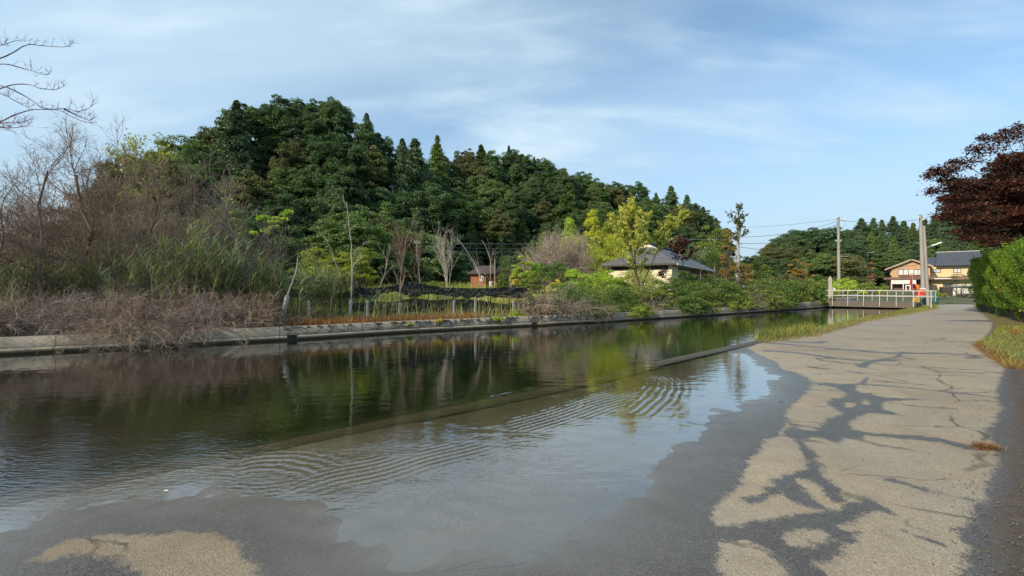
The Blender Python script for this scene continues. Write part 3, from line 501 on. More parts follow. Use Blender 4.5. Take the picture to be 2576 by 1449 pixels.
def hill(name, where, x0, x1, ridge, foot, Yf, Yr, nrows, sp, hts, wf, pick, rownames, seed, dx_end=0, terr=True):
    r = random.Random(seed); rx = [p[0] for p in ridge]; ry = [p[1] for p in ridge]; TV = []; names = []
    for k in range(nrows):
        t_ = k/(nrows-1); x = x0+r.uniform(0, 30); n = 0
        while x < x1:
            rr = float(np.interp(x, rx, ry)); ft = float(np.interp(x, [p[0] for p in foot], [p[1] for p in foot])); y = ft+(rr-ft)*t_**.85
            Yd = float(np.interp(x, *Yf))*(1-t_)+float(np.interp(x, *Yr))*t_; Yd += r.uniform(-1.5, 1.5)
            if k < nrows-1: y += r.uniform(-10, 14)
            else: y += r.uniform(-2, 8)
            h = r.uniform(*hts)*(1 if t_ < 1 else .92); kind, lm = pick(r, x, t_)
            w2 = wf*(r.uniform(.85, 1.2)); 
            if kind == 'c': w2 = r.uniform(.9, 1.5)*1.2; y -= r.uniform(0, 14)
            p = P(x, y, Yd); zb = p[2]-h*(.97 if kind == 'b' else 1.0); zb = max(zb, .3) if zb > .3 else zb; h2 = max(4.0, p[2]-zb)/(.97 if kind == 'b' else 1)
            proto = r.choice(PB if kind == 'b' else PC); rw = ORD[n] if n < len(ORD) else 'far'
            kn = {L_['dark']: 'dark green', L_['mid']: 'mid green', L_['olive']: 'olive green', L_['brown']: 'brownish', L_['cedar']: 'dark pointed', L_['cedarl']: 'light green pointed'}[lm]
            tree_inst(proto, (p[0], p[1], zb), h2, w2*(h/h2)**.5, r.uniform(0, 6.28), lm, f"{kn} {'cedar' if kind == 'c' else 'tree'}, {rw} from the left, {rownames[k]}, {where}", f'trees of {where}', 'cedar_tree' if kind == 'c' else 'broadleaf_tree')
            x += sp(Yd)*r.uniform(.75, 1.2); n += 1
    if not terr: return
    xs_ = np.linspace(x0-60, x1+dx_end, 40); rows = []
    for k in range(-1, nrows+2):
        t_ = min(max(k/(nrows-1), 0), 1); row = []
        for x in xs_:
            rr = float(np.interp(x, rx, ry)); ft = float(np.interp(x, [p[0] for p in foot], [p[1] for p in foot])); y = ft+(rr-ft)*t_**.85
            Yd = float(np.interp(x, *Yf))*(1-t_)+float(np.interp(x, *Yr))*t_
            if k == -1: Yd -= 6
            p = P(x, y, Yd); z = p[2]-np.mean(hts)*.98
            if k == -1: z = -.5
            z = max(z, -.5)
            if k == nrows: Yd += 15; z *= .7
            if k == nrows+1: Yd += 45; z = -1
            row.append((XW(x, Yd), Yd, z))
        rows.append(row)
    V = np.array(rows); a, b = V.shape[:2]; i = np.arange(a-1)[:, None]*b+np.arange(b-1)[None]
    tag(mk(name, V.reshape(-1, 3), np.stack((i, i+1, i+b+1, i+b), -1).reshape(-1, 4), hillm, smooth=True), kind='structure')
RN6 = ['foot row', 'lower row', 'lower middle row', 'upper middle row', 'upper row', 'ridge row']
def pk1(r, x, t_):
    if 960 < x < 1120 and t_ > .15: return r.choice([('c', L_['cedar']), ('b', L_['dark'])])
    if r.random() < (.16 if x > 1000 else .09): return ('c', L_['cedar'])
    return ('b', r.choice([L_['dark']]*5+[L_['mid']]*3+[L_['olive']]*2))
hill('wooded_hill', 'near wooded hill', 400, 1090, [(380, 445), (430, 372), (500, 355), (545, 335), (600, 308), (650, 282), (720, 265), (770, 262), (860, 250), (900, 268), (940, 300), (985, 350), (1045, 362), (1090, 375)], [(380, 590), (1100, 600)],
     ([400, 1100], [40, 50]), ([400, 1100], [58, 72]), 6, lambda Y: 6.2*F/Y*.82, (9.5, 12.5), 1.05, pk1, RN6, 5)
def pk2(r, x, t_):
    if 1620 < x and r.random() < .45: return ('c', r.choice([L_['cedar'], L_['cedarl']]))
    if 1380 < x < 1560 and r.random() < .08: return ('b', L_['brown'])
    if r.random() < .20: return ('c', r.choice([L_['cedar'], L_['cedarl']]))
    return ('b', r.choice([L_['dark']]*4+[L_['mid']]*4+[L_['olive']]*1))
RN7 = RN6[:2]+['lower middle row', 'middle row', 'upper middle row', 'upper row', 'ridge row']
hill('far_wooded_hill', 'long wooded slope', 1085, 1815, [(1080, 385), (1130, 392), (1210, 380), (1290, 385), (1350, 412), (1450, 440), (1520, 462), (1610, 468), (1660, 490), (1730, 508), (1780, 545), (1810, 590), (1840, 640)], [(1080, 600), (1500, 600), (1830, 640)],
     ([1080, 1830], [56, 92]), ([1080, 1830], [84, 118]), 7, lambda Y: 6.4*F/Y*.80, (9, 12), 1.05, pk2, RN7, 8)
for j, (x, y, Yd, h, wd, lm, lab) in enumerate([(595, 252, 56, 12, 1.0, 'cedar', 'lone dark cedar standing up from the left shoulder of the near hill'), (1100, 340, 76, 13, .8, 'cedarl', 'tall slim cedar rising in the dip between the two hills'), (1280, 366, 92, 9, 1., 'cedar', 'small pointed cedar breaking the skyline of the long slope'), (1210, 364, 90, 10, 1.1, 'cedarl', 'rounded light cedar on the skyline left of the small pointed one'),
        (1344, 394, 96, 8, 1.0, 'cedar', 'little dark cedar tip on the skyline halfway down the slope'), (1688, 467, 108, 14, .95, 'cedar', 'tall narrow cedar on the skyline at the right part of the slope'), (1728, 490, 104, 15, 1.15, 'cedar', 'broad dark cedar right of the tall narrow one'), (1768, 520, 106, 13, 1.05, 'cedar', 'dark cedar stepping down the right end of the slope'), (1800, 548, 106, 11, 1.0, 'cedar', 'last dark cedar at the right end of the slope'),
        (1430, 462, 78, 14, 1.5, 'cedarl', 'tall column shaped olive cedar standing out mid slope'), (1045, 348, 64, 14, 1.0, 'cedar', 'dark vine covered cedar at the right edge of the near hill'), (1010, 372, 60, 14, 1.0, 'cedar', 'dark cedar beside the right edge of the near hill')]):
    p = P(x, y, Yd); tree_inst(PC[j % 3], (p[0], p[1], p[2]-h), h, wd*(1.25+.3*math.sin(j*2.7)), j*1.3, L_[lab and lm], lab, 'cedars on the skyline', 'cedar_tree')
# far right: cedars behind the houses
def pk3(r, x, t_): return ('c', r.choice([L_['cedar'], L_['cedar'], L_['cedarl']])) if r.random() < .85 else ('b', L_['mid'])
hill('cedar_slope', 'cedar slope behind the houses', 2095, 2600, [(2090, 600), (2130, 580), (2160, 562), (2190, 556), (2215, 552), (2250, 545), (2290, 568), (2320, 560), (2370, 532), (2420, 525), (2600, 500)], [(2090, 668), (2600, 655)],
     ([2090, 2600], [112, 98]), ([2090, 2600], [142, 135]), 4, lambda Y: 4.2*F/Y*.85, (13, 16), 1., pk3, ['foot row', 'lower row', 'upper row', 'ridge row'], 17)
for j, (x, y, Yd, h, wf_, lm, lab) in enumerate([(2035, 574, 118, 15, 1.7, 'dark', 'big round dark tree against the sky left of the tall utility pole'), (1985, 602, 112, 12, 1.3, 'dark', 'smaller round dark tree left of the big round one'), (2088, 596, 116, 13, 1.3, 'mid', 'mid green rounded tree just behind the tall utility pole'), (2130, 606, 100, 12, 1.3, 'dark', 'dark tree right of the tall utility pole'),
        (1948, 626, 90, 9, 1.2, 'olive', 'olive tree at the left of the round dark ones'), (1905, 642, 80, 8, 1.2, 'mid', 'green tree right of the pale concrete pole'), (2010, 632, 85, 8, 1.4, 'olive', 'olive tree below the big round dark tree'), (2060, 640, 80, 8, 1.3, 'mid', 'mid green tree at the foot of the tall utility pole'), (2120, 640, 78, 8.5, 1.3, 'olive', 'olive tree right of the foot of the tall utility pole'), (2160, 648, 98, 8, 1.3, 'dark', 'dark broad tree left of the brown house'), (2200, 660, 100, 7, 1.2, 'dark', 'dark tree touching the left side of the brown house'), (2235, 640, 95, 8, 1.3, 'mid', 'light green round tree behind the brown house roof'), (1965, 655, 66, 7, 1.3, 'dark', 'dark green tree over the far hedge bushes')]):
    p = P(x, y, Yd); tree_inst(PB[j % 5], (p[0], p[1], p[2]-h), h, wf_, j*2.1, L_[lm], lab, 'trees around the round hill top')
# backdrop trees behind the brushwood at left
for j, (x, y, Yd, h, wf_, lm, lab) in enumerate([(60, 575, 45, 6, 1.6, 'olive', 'low olive tree behind the brushwood at the far left edge'), (190, 560, 42, 7, 1.5, 'dark', 'dark low tree behind the brushwood left of centre'), (300, 500, 34, 7, 1.3, 'olive', 'olive tree showing through the twigs'), (380, 385, 30, 10.5, .85, 'olive', 'loose olive leaved tree left of the near hill'), (470, 440, 34, 9, 1.2, 'dark', 'dark tree at the left foot of the near hill'), (560, 520, 30, 7, 1.3, 'mid', 'mid green tree under the left side of the near hill'), (690, 590, 30, 5.5, 1.4, 'dark', 'dark shrubby tree under the near hill'), (890, 565, 36, 6.5, 1.7, 'mid', 'spreading layered green tree in front of the near hill'), (1010, 640, 40, 5, 1.4, 'dark', 'dark bushy tree behind the fence'), (1140, 640, 52, 5, 1.5, 'dark', 'dark tree behind the bare vase shaped tree'), (1300, 640, 52, 5, 1.4, 'dark', 'dark tree left of the bamboo'), (130, 640, 26, 4.4, 1.7, 'dark', 'dark thicket tree behind the reeds at left'), (20, 650, 22, 3.6, 1.6, 'mid', 'mid green thicket tree at the left frame edge'), (330, 610, 24, 4.6, 1.5, 'dark', 'dark thicket tree behind the leaning bare tree'), (500, 600, 24, 4.6, 1.4, 'olive', 'olive thicket tree behind the reeds')]):
    p = P(x, y, Yd); tree_inst(PB[(j+2) % 5], (p[0], p[1], p[2]-h), h, wf_, j*2.3, L_[lm], lab, 'trees behind the bank vegetation')

# ------------------------------------------------------------------ plant builders
def bush(name, label, cat, group, base, rx, h, lm, seed, leaf=.10, nc=30, per=90, ry=None, stem=None, asp=.55, low=.0, twigs=0, shape='dome', flat=.6, cr=(.16, .30), lean=(0, 0)):
    r = rg(seed); ry = ry or rx; root = thing(name, base, label, cat, group); d = nrm(r.normal(size=(nc, 3))); d[:, 2] = np.abs(d[:, 2])
    f = r.uniform(.35, 1.0, (nc, 1))**.6
    if shape == 'dome': c = d*f*np.array((rx, ry, h*(1-low)*.88)); c[:, 2] += h*low
    else:
        zt = r.uniform(.05, .97, nc); a = r.uniform(0, 6.28, nc); prof = {'cone': (1-zt)**.7, 'column': np.minimum(1, (1-zt)*3+.25), 'vase': .25+.75*np.sqrt(zt)}[shape]; q = r.uniform(.3, 1, nc)**.5*prof
        c = np.stack((np.cos(a)*q*rx, np.sin(a)*q*ry, low*h+zt*h*(1-low)), 1)
    c[:, 0] += lean[0]*c[:, 2]; c[:, 1] += lean[1]*c[:, 2]
    cr_ = r.uniform(cr[0], cr[1], nc)*min(rx, h)
    p, nn = clump_pts(r, c, cr_, per, flat); V, Fq, rv = leafq(p, nn, leaf, r, asp, .3)
    mk('foliage', V, Fq, L_[lm], root, {'v': rv})
    t_ = Tubes(); m_ = min(nc, 26 if twigs < 40 else 80); tip = c[:m_]; b0 = r.normal(size=(m_, 3))*np.array((.12*rx, .12*ry, 0)); b0[:, 2] = -.15; f = np.linspace(0, 1, 5)[None, :, None]; mid = (b0+tip)/2; mid[:, :2] = b0[:, :2]*.55+tip[:, :2]*.45; mid[:, 2] += h*.1
    cv = b0[:, None]*(1-f)**2+mid[:, None]*2*f*(1-f)+tip[:, None]*f**2; cv += r.normal(size=cv.shape)*.02*h*np.array((1, 1, .3)); rr = min(.045, max(.010, .011*h)); t_.add(cv, taper(rr, rr*.25, 5), 4)
    if twigs: k_, _ = kids(r, cv, twigs, (.15*h, .4*h), .6, .3, 4, .2, .4, 1); t_.add(k_, taper(rr*.3, rr*.1, 4), 3)
    t_.obj('stems', stem or bark, root); return root
def bare(name, label, group, base, trunk, r0, spec, mat, seed, cat='tree', leaves=None, up=.15, hang=None):
    """trunk: list of world points (or None); spec: list of (k,(L0,L1),spread,up,wig,curve,t0,rad,n)"""
    r = rg(seed); root = thing(name, base, label, cat, group); base = np.array(base, float); par = np.array(trunk, float)
    if par.ndim == 2: par = par[None]
    par = par-base; t_ = Tubes(); m_, n_ = par.shape[:2]; t_.add(par, np.repeat(taper(r0, r0*.35, n_)[None], m_, 0), 7); t_.obj('trunk', mat, root); cur = par; t2 = Tubes(); allc = []
    for (k, LL, sp, u, wg, cu, t0, rad, n) in spec:
        cur, tt = kids(r, cur, k, LL, sp, u, n, wg, t0, 1.0, cu); cur[..., 2] = np.maximum(cur[..., 2], (hang if hang is not None else -.1)); sc = r.uniform(.6, 1.2, (len(cur), 1)); t2.add(cur, taper(rad, rad*.35, n)[None]*sc, 4 if rad > .01 else 3); allc.append(cur)
    t2.obj('branches', mat, root)
    if leaves:
        lm, nl, sz = leaves; c = allc[-1]; i = r.integers(0, len(c), nl); j = r.integers(1, c.shape[1], nl); p = c[i, j]+r.normal(size=(nl, 3))*.05; V, Fq, rv = leafq(p, r.normal(size=(nl, 3))+np.array((0, 0, .6)), sz, r, .5, .5); mk('foliage', V, Fq, L_[lm], root, {'v': rv})
    return root
def blades(name, pts, hgt, wid, lean, lm, seed, parent=None, nseg=3, curl=.5):
    r = rg(seed); n = len(pts); a = r.uniform(0, 6.28, n); d = np.stack((np.cos(a), np.sin(a)), 1); hh = r.uniform(*hgt, n); ln = r.uniform(*lean, n); V = []; side = np.stack((-d[:, 1], d[:, 0], 0*a), 1)
    for k in range(nseg+1):
        t_ = k/nseg; off = ln*hh*(t_**1.7); c = np.stack((pts[:, 0]+d[:, 0]*off, pts[:, 1]+d[:, 1]*off, pts[:, 2]+hh*(t_-curl*ln*t_**3*.5)), 1); w_ = wid*(1-t_**1.5)*.5+.0005; V += [c-side*w_, c+side*w_]
    V = np.stack(V, 1); b = np.arange(n)[:, None]*(2*(nseg+1)); f = np.concatenate([np.stack((b[:, 0]+2*k, b[:, 0]+2*k+1, b[:, 0]+2*k+3, b[:, 0]+2*k+2), 1) for k in range(nseg)]); rv = np.repeat(r.random(n), 2*(nseg+1))
    return mk(name, V.reshape(-1, 3), f, L_[lm], parent, {'v': rv})
def Bp(x, off):        # ground point on the far bank behind the wall at picture column x
    Y = wallY(x); i = np.hypot(Wr[:, 0]-XW(x, Y), Wr[:, 1]-Y).argmin(); p = Wr[i]+Wn[i]*off
    # keep the picture column: slide along the ray
    for _ in range(6):
        Yn = p[1]; X = XW(x, Yn); s = wdist(X, Yn)[0]; p = np.array((X, Yn+(off-s)*.9)); p[0] = XW(x, p[1])
    return np.array((p[0], p[1], g1(p[0], p[1])))
# ------------------------------------------------------------------ bare brushwood at left
bt = 'bare brown trees on the left bank'
def bt_tree(lab, pxs, Y, r0, spec, mat, seed, **kw):
    pts = [P(x, y, Y+dy) for x, y, dy in pxs]; pts[0][2] = g1(pts[0][0], pts[0][1]); L, _ = resample(pts, .25 if r0 < .2 else .3); return bare('bare_tree', lab, bt, tuple(pts[0]), L, r0, spec, mat, seed, **kw)
sp_big = [(11, (1.5, 3.0), .55, .35, .12, .03, .12, .026, 7), (7, (.7, 1.6), .55, .15, .14, .02, .15, .011, 6), (7, (.35, .8), .6, .1, .18, .0, .15, .0055, 5), (5, (.15, .4), .7, .1, .2, 0, .2, .0035, 4)]
bt_tree('leaning bare tree with a thick twisted trunk and dense brown twigs', [(225, 800, 0), (262, 740, 0), (245, 690, .1), (215, 640, .1), (235, 585, 0), (205, 530, 0), (190, 440, 0)], 13.2, .095, sp_big, twig, 1)
bt_tree('bare dark stemmed tree rising at the far left edge', [(120, 810, 0), (95, 700, 0), (108, 600, 0), (95, 520, .1), (120, 430, 0)], 12.0, .06, [(9, (1.2, 2.4), .5, .4, .12, .03, .2, .018, 6), (6, (.6, 1.3), .5, .2, .15, 0, .2, .008, 5), (6, (.3, .7), .6, .1, .18, 0, .2, .0045, 4), (3, (.15, .3), .7, .1, .2, 0, .2, .003, 3)], twig, 2)
bt_tree('thin bare tree spreading out of the left frame edge', [(-40, 830, 0), (-20, 700, 0), (10, 600, 0), (-10, 470, 0)], 11.5, .05, [(9, (1.0, 2.0), .5, .4, .12, .03, .2, .015, 6), (6, (.5, 1.1), .5, .2, .15, 0, .2, .007, 5), (5, (.3, .6), .6, .1, .18, 0, .2, .004, 4)], twig, 3)
bt_tree('dense brown bare tree between the leaning trunk and the reeds', [(400, 800, 0), (395, 700, 0), (375, 600, 0), (400, 500, 0)], 14.8, .07, [(11, (1.3, 2.6), .65, .3, .12, 0, .1, .02, 6), (8, (.6, 1.4), .6, .1, .15, 0, .2, .009, 5), (7, (.3, .8), .6, .1, .18, 0, .2, .005, 4), (3, (.15, .35), .7, 0, .2, 0, .2, .0035, 3)], twig, 4)
bt_tree('grey fine twigged tree arching over the reeds', [(640, 790, 0), (620, 700, 0), (590, 600, 0), (560, 510, 0)], 17.5, .07, [(11, (1.3, 2.8), .7, .1, .12, 0, .1, .02, 6), (8, (.6, 1.6), .6, 0, .15, -.02, .2, .009, 5), (7, (.3, .9), .6, 0, .18, 0, .2, .0055, 4)], twigg, 5)
bt_tree('tall thin bare tree with upright twigs against the sky', [(290, 780, 0), (300, 640, 0), (285, 500, 0), (300, 420, 0)], 14.5, .05, [(10, (1.2, 2.2), .4, .6, .1, .05, .25, .015, 6), (6, (.6, 1.2), .45, .3, .15, 0, .2, .007, 5), (5, (.3, .6), .6, .1, .18, 0, .2, .004, 4)], twigg, 6)
bt_tree('bare tree with sparse yellow green leaves left of the near hill', [(430, 770, 0), (420, 620, 0), (400, 500, 0), (370, 420, 0)], 20, .08, [(10, (1.4, 2.8), .5, .4, .12, .03, .3, .02, 6), (6, (.7, 1.4), .5, .2, .15, 0, .2, .009, 5), (6, (.3, .7), .6, .1, .18, 0, .2, .005, 4)], twig, 7, leaves=('pale', 2600, .11))
bt_tree('pale dead tree with forked limbs in front of the hill foot', [(520, 760, 0), (530, 640, 0), (560, 560, 0), (575, 500, 0)], 23, .08, [(7, (1.6, 3.0), .5, .3, .12, 0, .3, .03, 6), (5, (.8, 1.6), .5, .2, .15, 0, .3, .013, 5), (4, (.4, .8), .6, .1, .18, 0, .3, .007, 4)], twigg, 9)
for j, (x, Yq, topy, lab) in enumerate([(10, 12.6, 440, 'wide bare shrub filling the far left edge behind the dark stem'), (165, 13.8, 400, 'dense bare shrub behind the leaning trunk'), (300, 14.2, 430, 'dense bare shrub right of the leaning trunk'), (370, 16.5, 400, 'rounded grey brown shrub behind the tall thin bare tree'), (470, 17, 470, 'grey brown shrub behind the tallest reeds'), (590, 18.5, 500, 'dark grey shrub under the lime leaved tree'), (80, 15.5, 420, 'rear bare shrub between the dark stem and the leaning trunk')]):
    X = XW(x, Yq); gg = g1(X, Yq); hh = ZW(topy, Yq)-gg; r = rg(1500+j); n = 20; st_ = np.array((X, Yq, gg-.05))+r.normal(size=(n, 3))*np.array((.25, .2, 0)); dd = np.stack((r.normal(size=n)*.55, r.normal(size=n)*.4, r.uniform(.7, 1.5, n)), 1); par = curves(r, st_, dd, r.uniform(.55, .95, n)*hh, 8, .10, .01)
    bare('bare_shrub', lab, 'bare shrubs on the left bank', (X, Yq, gg), par, .022, [(7, (.25*hh, .5*hh), .5, .2, .14, .0, .2, .010, 6), (7, (.3, .8), .55, .1, .18, 0, .15, .0055, 5), (4, (.15, .4), .6, .05, .2, 0, .2, .0038, 4)], [twig, twig, twigd, twig, twigg, twigg, twig][j], 1520+j, cat='shrub')
# branch of a tree standing left of the frame
bp = [P(-420, 860, 9.5), P(-390, 600, 9.2), P(-340, 420, 9), P(-300, 200, 9), P(-250, 60, 9)]
r_ = thing('overhanging_tree', tuple(bp[0]), 'leafless tree reaching thin violet branches into the upper left corner', 'tree'); tb = Tubes(); L, _ = resample(np.array(bp)-bp[0], .3); tb.add(L, taper(.10, .04, len(L)), 8); tb.obj('trunk', twigp, r_)
zz4 = zoomc(0, 100, 2.0698); mains = []
for pts in ([(-300, 420), (-60, 250), (0, 248), (90, 210), (170, 155), (230, 135), (330, 148), (520, 160), (565, 105)], [(-250, 300), (-20, 148), (60, 130), (120, 105), (200, 113)], [(-260, 420), (-60, 290), (60, 290), (200, 330), (330, 370), (385, 375), (395, 345)], [(-200, 560), (0, 480), (60, 460), (130, 443), (230, 447), (310, 480), (430, 492), (505, 458)], [(-300, 480), (-30, 450), (60, 470), (180, 530), (260, 580), (320, 630), (400, 640), (480, 655), (570, 705), (650, 745), (750, 740)], [(-300, 640), (-20, 505), (90, 560), (180, 610), (250, 640)],
            [(-300, 780), (0, 740), (110, 685), (200, 655), (270, 640), (400, 645), (520, 632), (600, 665), (700, 630), (730, 565)], [(-200, 900), (0, 745), (150, 745), (230, 725), (255, 700)], [(-200, 820), (-20, 772), (110, 785), (190, 775), (240, 745)], [(-60, 780), (20, 780), (75, 810)], [(500, 640), (600, 690), (700, 730), (740, 700)]):
    q = np.array([P(*zz4(x, y), 9.0+.25*math.sin(i*1.7+x*.01)) for i, (x, y) in enumerate(pts)]); L, _ = resample(q-bp[0], .06); L = smoothl(L, 3); idx = np.linspace(0, len(L)-1, 24).astype(int); mains.append(L[idx])
mains = np.array(mains); tb = Tubes(); tb.add(mains, taper(.017, .004, 24), 6); r9 = rg(91); k1_, _ = kids(r9, mains, 12, (.10, .32), .55, .45, 5, .18, .45, 1, .1); tb.add(k1_, taper(.0038, .0018, 5), 3); k2_, _ = kids(r9, k1_, 3, (.05, .16), .6, .4, 4, .2, .3, 1, .1); tb.add(k2_, taper(.0022, .0014, 4), 3); tb.obj('branches', twigp, r_)
# low dry brush
zs = [(-60, 1.2, 1.2), (60, 1.2, 1.0), (170, 1.2, 1.0), (290, .9, 1.25), (400, 1.0, 1.45), (510, 1.0, 1.35), (610, 1.1, 1.3), (690, 1.3, 1.0), (350, 1.9, 1.5), (120, 2.0, 1.3), (560, 1.9, 1.5)]
for j, (x, off, hh) in enumerate(zs):
    b = Bp(x, off); r = rg(100+j); n = 55; st = b+r.normal(size=(n, 3))*np.array((.5, .3, 0)); st[:, 2] = b[2]-.05; dd = np.stack((r.normal(size=n)*.8, r.normal(size=n)*.5-.15, r.uniform(.6, 1.6, n)), 1); par = curves(r, st, dd, r.uniform(.8, 1.7, n)*hh/1.6, 7, .16, -.13)
    bare('dry_shrub', ['low grey brown dry shrub', 'tangled brown dead shrub', 'dry arching shrub'][j % 3]+f', {ORD[j] if j < 8 else ORD[j-8]+" of the back row"} of the wall top brush', 'dead brush along the wall', tuple(b), par, .010, [(5, (.4, .9), .5, .0, .2, -.1, .2, .006, 6), (5, (.2, .5), .6, 0, .22, -.05, .2, .004, 4)], [twigd, twig, twigm][j % 3], 200+j, cat='shrub', hang=-.05)
# spilling over the wall
for j, (x, lab) in enumerate([(300, 'dry brush spilling over the wall towards the water, larger left heap'), (430, 'dry brush hanging over the wall right of the larger heap'), (520, 'thin dry twigs hanging over the wall left of the white guarded saplings')]):
    b = Bp(x, .25); r = rg(300+j); n = [70, 60, 25][j]; st = b+r.normal(size=(n, 3))*np.array((.55, .1, .0)); st[:, 2] = b[2]+.05; dd = np.stack((r.normal(size=n)*.9, -r.uniform(.3, 1.0, n), r.uniform(.1, .9, n)), 1); par = curves(r, st, dd, r.uniform(.6, 1.25, n), 8, .14, -.16)
    bare('hanging_brush', lab, 'brush hanging over the wall', tuple(b), par, .008, [(5, (.25, .6), .5, .0, .2, -.1, .2, .005, 5), (3, (.1, .3), .6, 0, .2, 0, .2, .0035, 4)], twigd, 310+j, cat='shrub', hang=-.36)
# reeds
ri = 0
for (x, off, hh, n, lab) in [(60, 3.0, 2.0, 34, 'reed clump at the far left behind the bare trees'), (190, 3.2, 2.0, 34, 'reed clump left of the thick leaning trunk'), (330, 2.6, 2.3, 40, 'tall reed clump right of the thick leaning trunk'), (440, 2.2, 2.6, 44, 'tall blue green reed clump left of the tallest one'), (520, 2.4, 3.0, 60, 'tallest blue green reed clump of the bank'), (590, 2.2, 2.5, 44, 'dense reed clump right of the tallest one'), (655, 2.0, 2.1, 44, 'arching reed clump beside the net fence'), (700, 1.9, 1.7, 36, 'lower reed clump with yellow blades beside the net fence'), (800, 2.4, 1.9, 34, 'reed clump behind the left end of the net fence'), (845, 2.6, 1.7, 30, 'feathery reed clump left of the tallest sapling'), (960, 1.6, .9, 16, 'small reed tuft below the torn net'), (1130, 4.5, .9, 26, 'reed tuft in the field behind the net')]:
    b = Bp(x, off); r = rg(400+ri); ri += 1; root = thing('reed_clump', tuple(b), lab, 'reeds', 'reed clumps on the far bank'); st = r.normal(size=(n, 3))*np.array((.38, .3, 0)); dd = np.stack((r.normal(size=n)*.16, r.normal(size=n)*.14, np.ones(n)), 1); cv = curves(r, st, dd, r.uniform(.65, 1.05, n)*hh*1.02, 7, .04); tb = Tubes(); tb.add(cv, taper(.008, .003, 7), 3); tb.obj('stems', twigd, root)
    m_ = 21; idx = np.repeat(np.arange(n), m_); t_ = r.uniform(.2, 1, n*m_)*6; i0 = np.clip(t_.astype(int), 0, 5); f = (t_-i0)[:, None]; p0 = cv[idx, i0]*(1-f)+cv[idx, i0+1]*f; a = r.uniform(0, 6.28, len(idx)); d0 = np.stack((np.cos(a)*.7, np.sin(a)*.7, .9+0*a), 1); bl = curves(r, p0, d0, r.uniform(.35, .75, len(idx))*min(1, hh/2), 5, .05, -.17); T = nrm(np.gradient(bl, axis=1)); sd_ = nrm(np.cross(T, np.array((0, 0, 1.)))); ww = (.012*np.array((.6, 1, .9, .6, .05)))[None, :, None]; V = np.stack((bl-sd_*ww, bl+sd_*ww), 2).reshape(-1, 3); q = np.arange(len(idx))[:, None]*10; f_ = np.concatenate([np.stack((q[:, 0]+2*k, q[:, 0]+2*k+1, q[:, 0]+2*k+3, q[:, 0]+2*k+2), 1) for k in range(4)]); mk('leaves', V, f_, L_['reed'], root, {'v': np.repeat(r.random(len(idx)), 10)})
# heart-leaved branch, bright
def px_bush(lab, x, ytop, Y, wpx, hpx, lm, seed, name='shrub', cat='shrub', group=None, zb=None, **kw):
    """base on the ground (or the given zb) with top at picture height ytop"""
    top = ZW(ytop, Y); X = XW(x, Y); g = g1(X, Y) if zb is None else zb; rx = wpx*.5*Y/F; h = top-g; low = .8*max(0, 1-(hpx*Y/F)/h) if hpx else 0
    kw.setdefault('leaf', max(.07, .0030*Y)); return bush(name, lab, cat, group, (X, Y, g), rx, h, lm, seed, low=low, **kw)
px_bush('small tree with round lime green leaves in front of the near hill', 692, 497, 21, 112, 60, 'lime', 31, 'lime_leaved_tree', 'tree', nc=15, per=26, leaf=.17, asp=.9, cr=(.14, .22), flat=.5)
px_bush('pale yellow green leafed treetop left of the lime leaved one', 560, 478, 22, 90, 70, 'pale', 32, 'pale_leaved_tree', 'tree', nc=16, per=40, leaf=.12, asp=.8, cr=(.14, .24))
px_bush('round yellow green shrub behind the tallest sapling', 905, 604, 21, 105, 90, 'bamboo', 33, 'round_shrub', group='shrubs behind the fence', nc=40, per=110, leaf=.09)
px_bush('wide yellow green dome shrub left of the tallest sapling', 812, 610, 22, 165, 85, 'bamboo', 34, 'round_shrub', group='shrubs behind the fence', nc=44, per=100, leaf=.09)
px_bush('light green low shrub beside the leaning white guarded sapling', 785, 655, 18, 80, 80, 'lime', 35, 'round_shrub', group='shrubs behind the fence', nc=26, per=80, leaf=.08)
px_bush('fine leaved green shrub low behind the net left of the shed', 1100, 704, 30, 80, 24, 'bush', 36, 'round_shrub', group='shrubs behind the fence', nc=26, per=60)
px_bush('twiggy olive shrub left of the lime shrubs by the shed', 1285, 638, 32, 84, 80, 'olive', 37, 'round_shrub', group='shrubs right of the shed', nc=30, per=60, twigs=4, stem=twigg)
px_bush('lime green shrub with layered leaves right of the shed', 1312, 637, 29, 70, 50, 'lime', 38, 'lime_shrub', group='shrubs right of the shed', nc=24, per=60, leaf=.12)
px_bush('yellow leaved shrub right of the shed', 1300, 682, 27, 50, 30, 'yellow', 39, 'yellow_shrub', group='shrubs right of the shed', nc=10, per=46, leaf=.13)
px_bush('golden yellow leaf clump below the dark layered shrub', 1398, 690, 25, 44, 26, 'yellow', 40, 'yellow_shrub', group='shrubs right of the shed', nc=9, per=46, leaf=.13)
px_bush('dark green layered shrub with drooping leaves', 1400, 648, 27, 130, 46, 'bushd', 41, 'layered_shrub', group='shrubs in front of the pale house', nc=30, per=90, leaf=.13)
px_bush('bright green layered shrub left of the pale house wall', 1500, 668, 26, 150, 60, 'lime', 42, 'layered_shrub', group='shrubs in front of the pale house', nc=34, per=80, leaf=.12)
px_bush('wide dome of fine mauve grey twigs with sparse yellow leaves', 1405, 562, 33, 200, 130, 'pale', 43, 'twiggy_dome_tree', 'tree', nc=110, per=14, twigs=44, stem=twigm, leaf=.10)
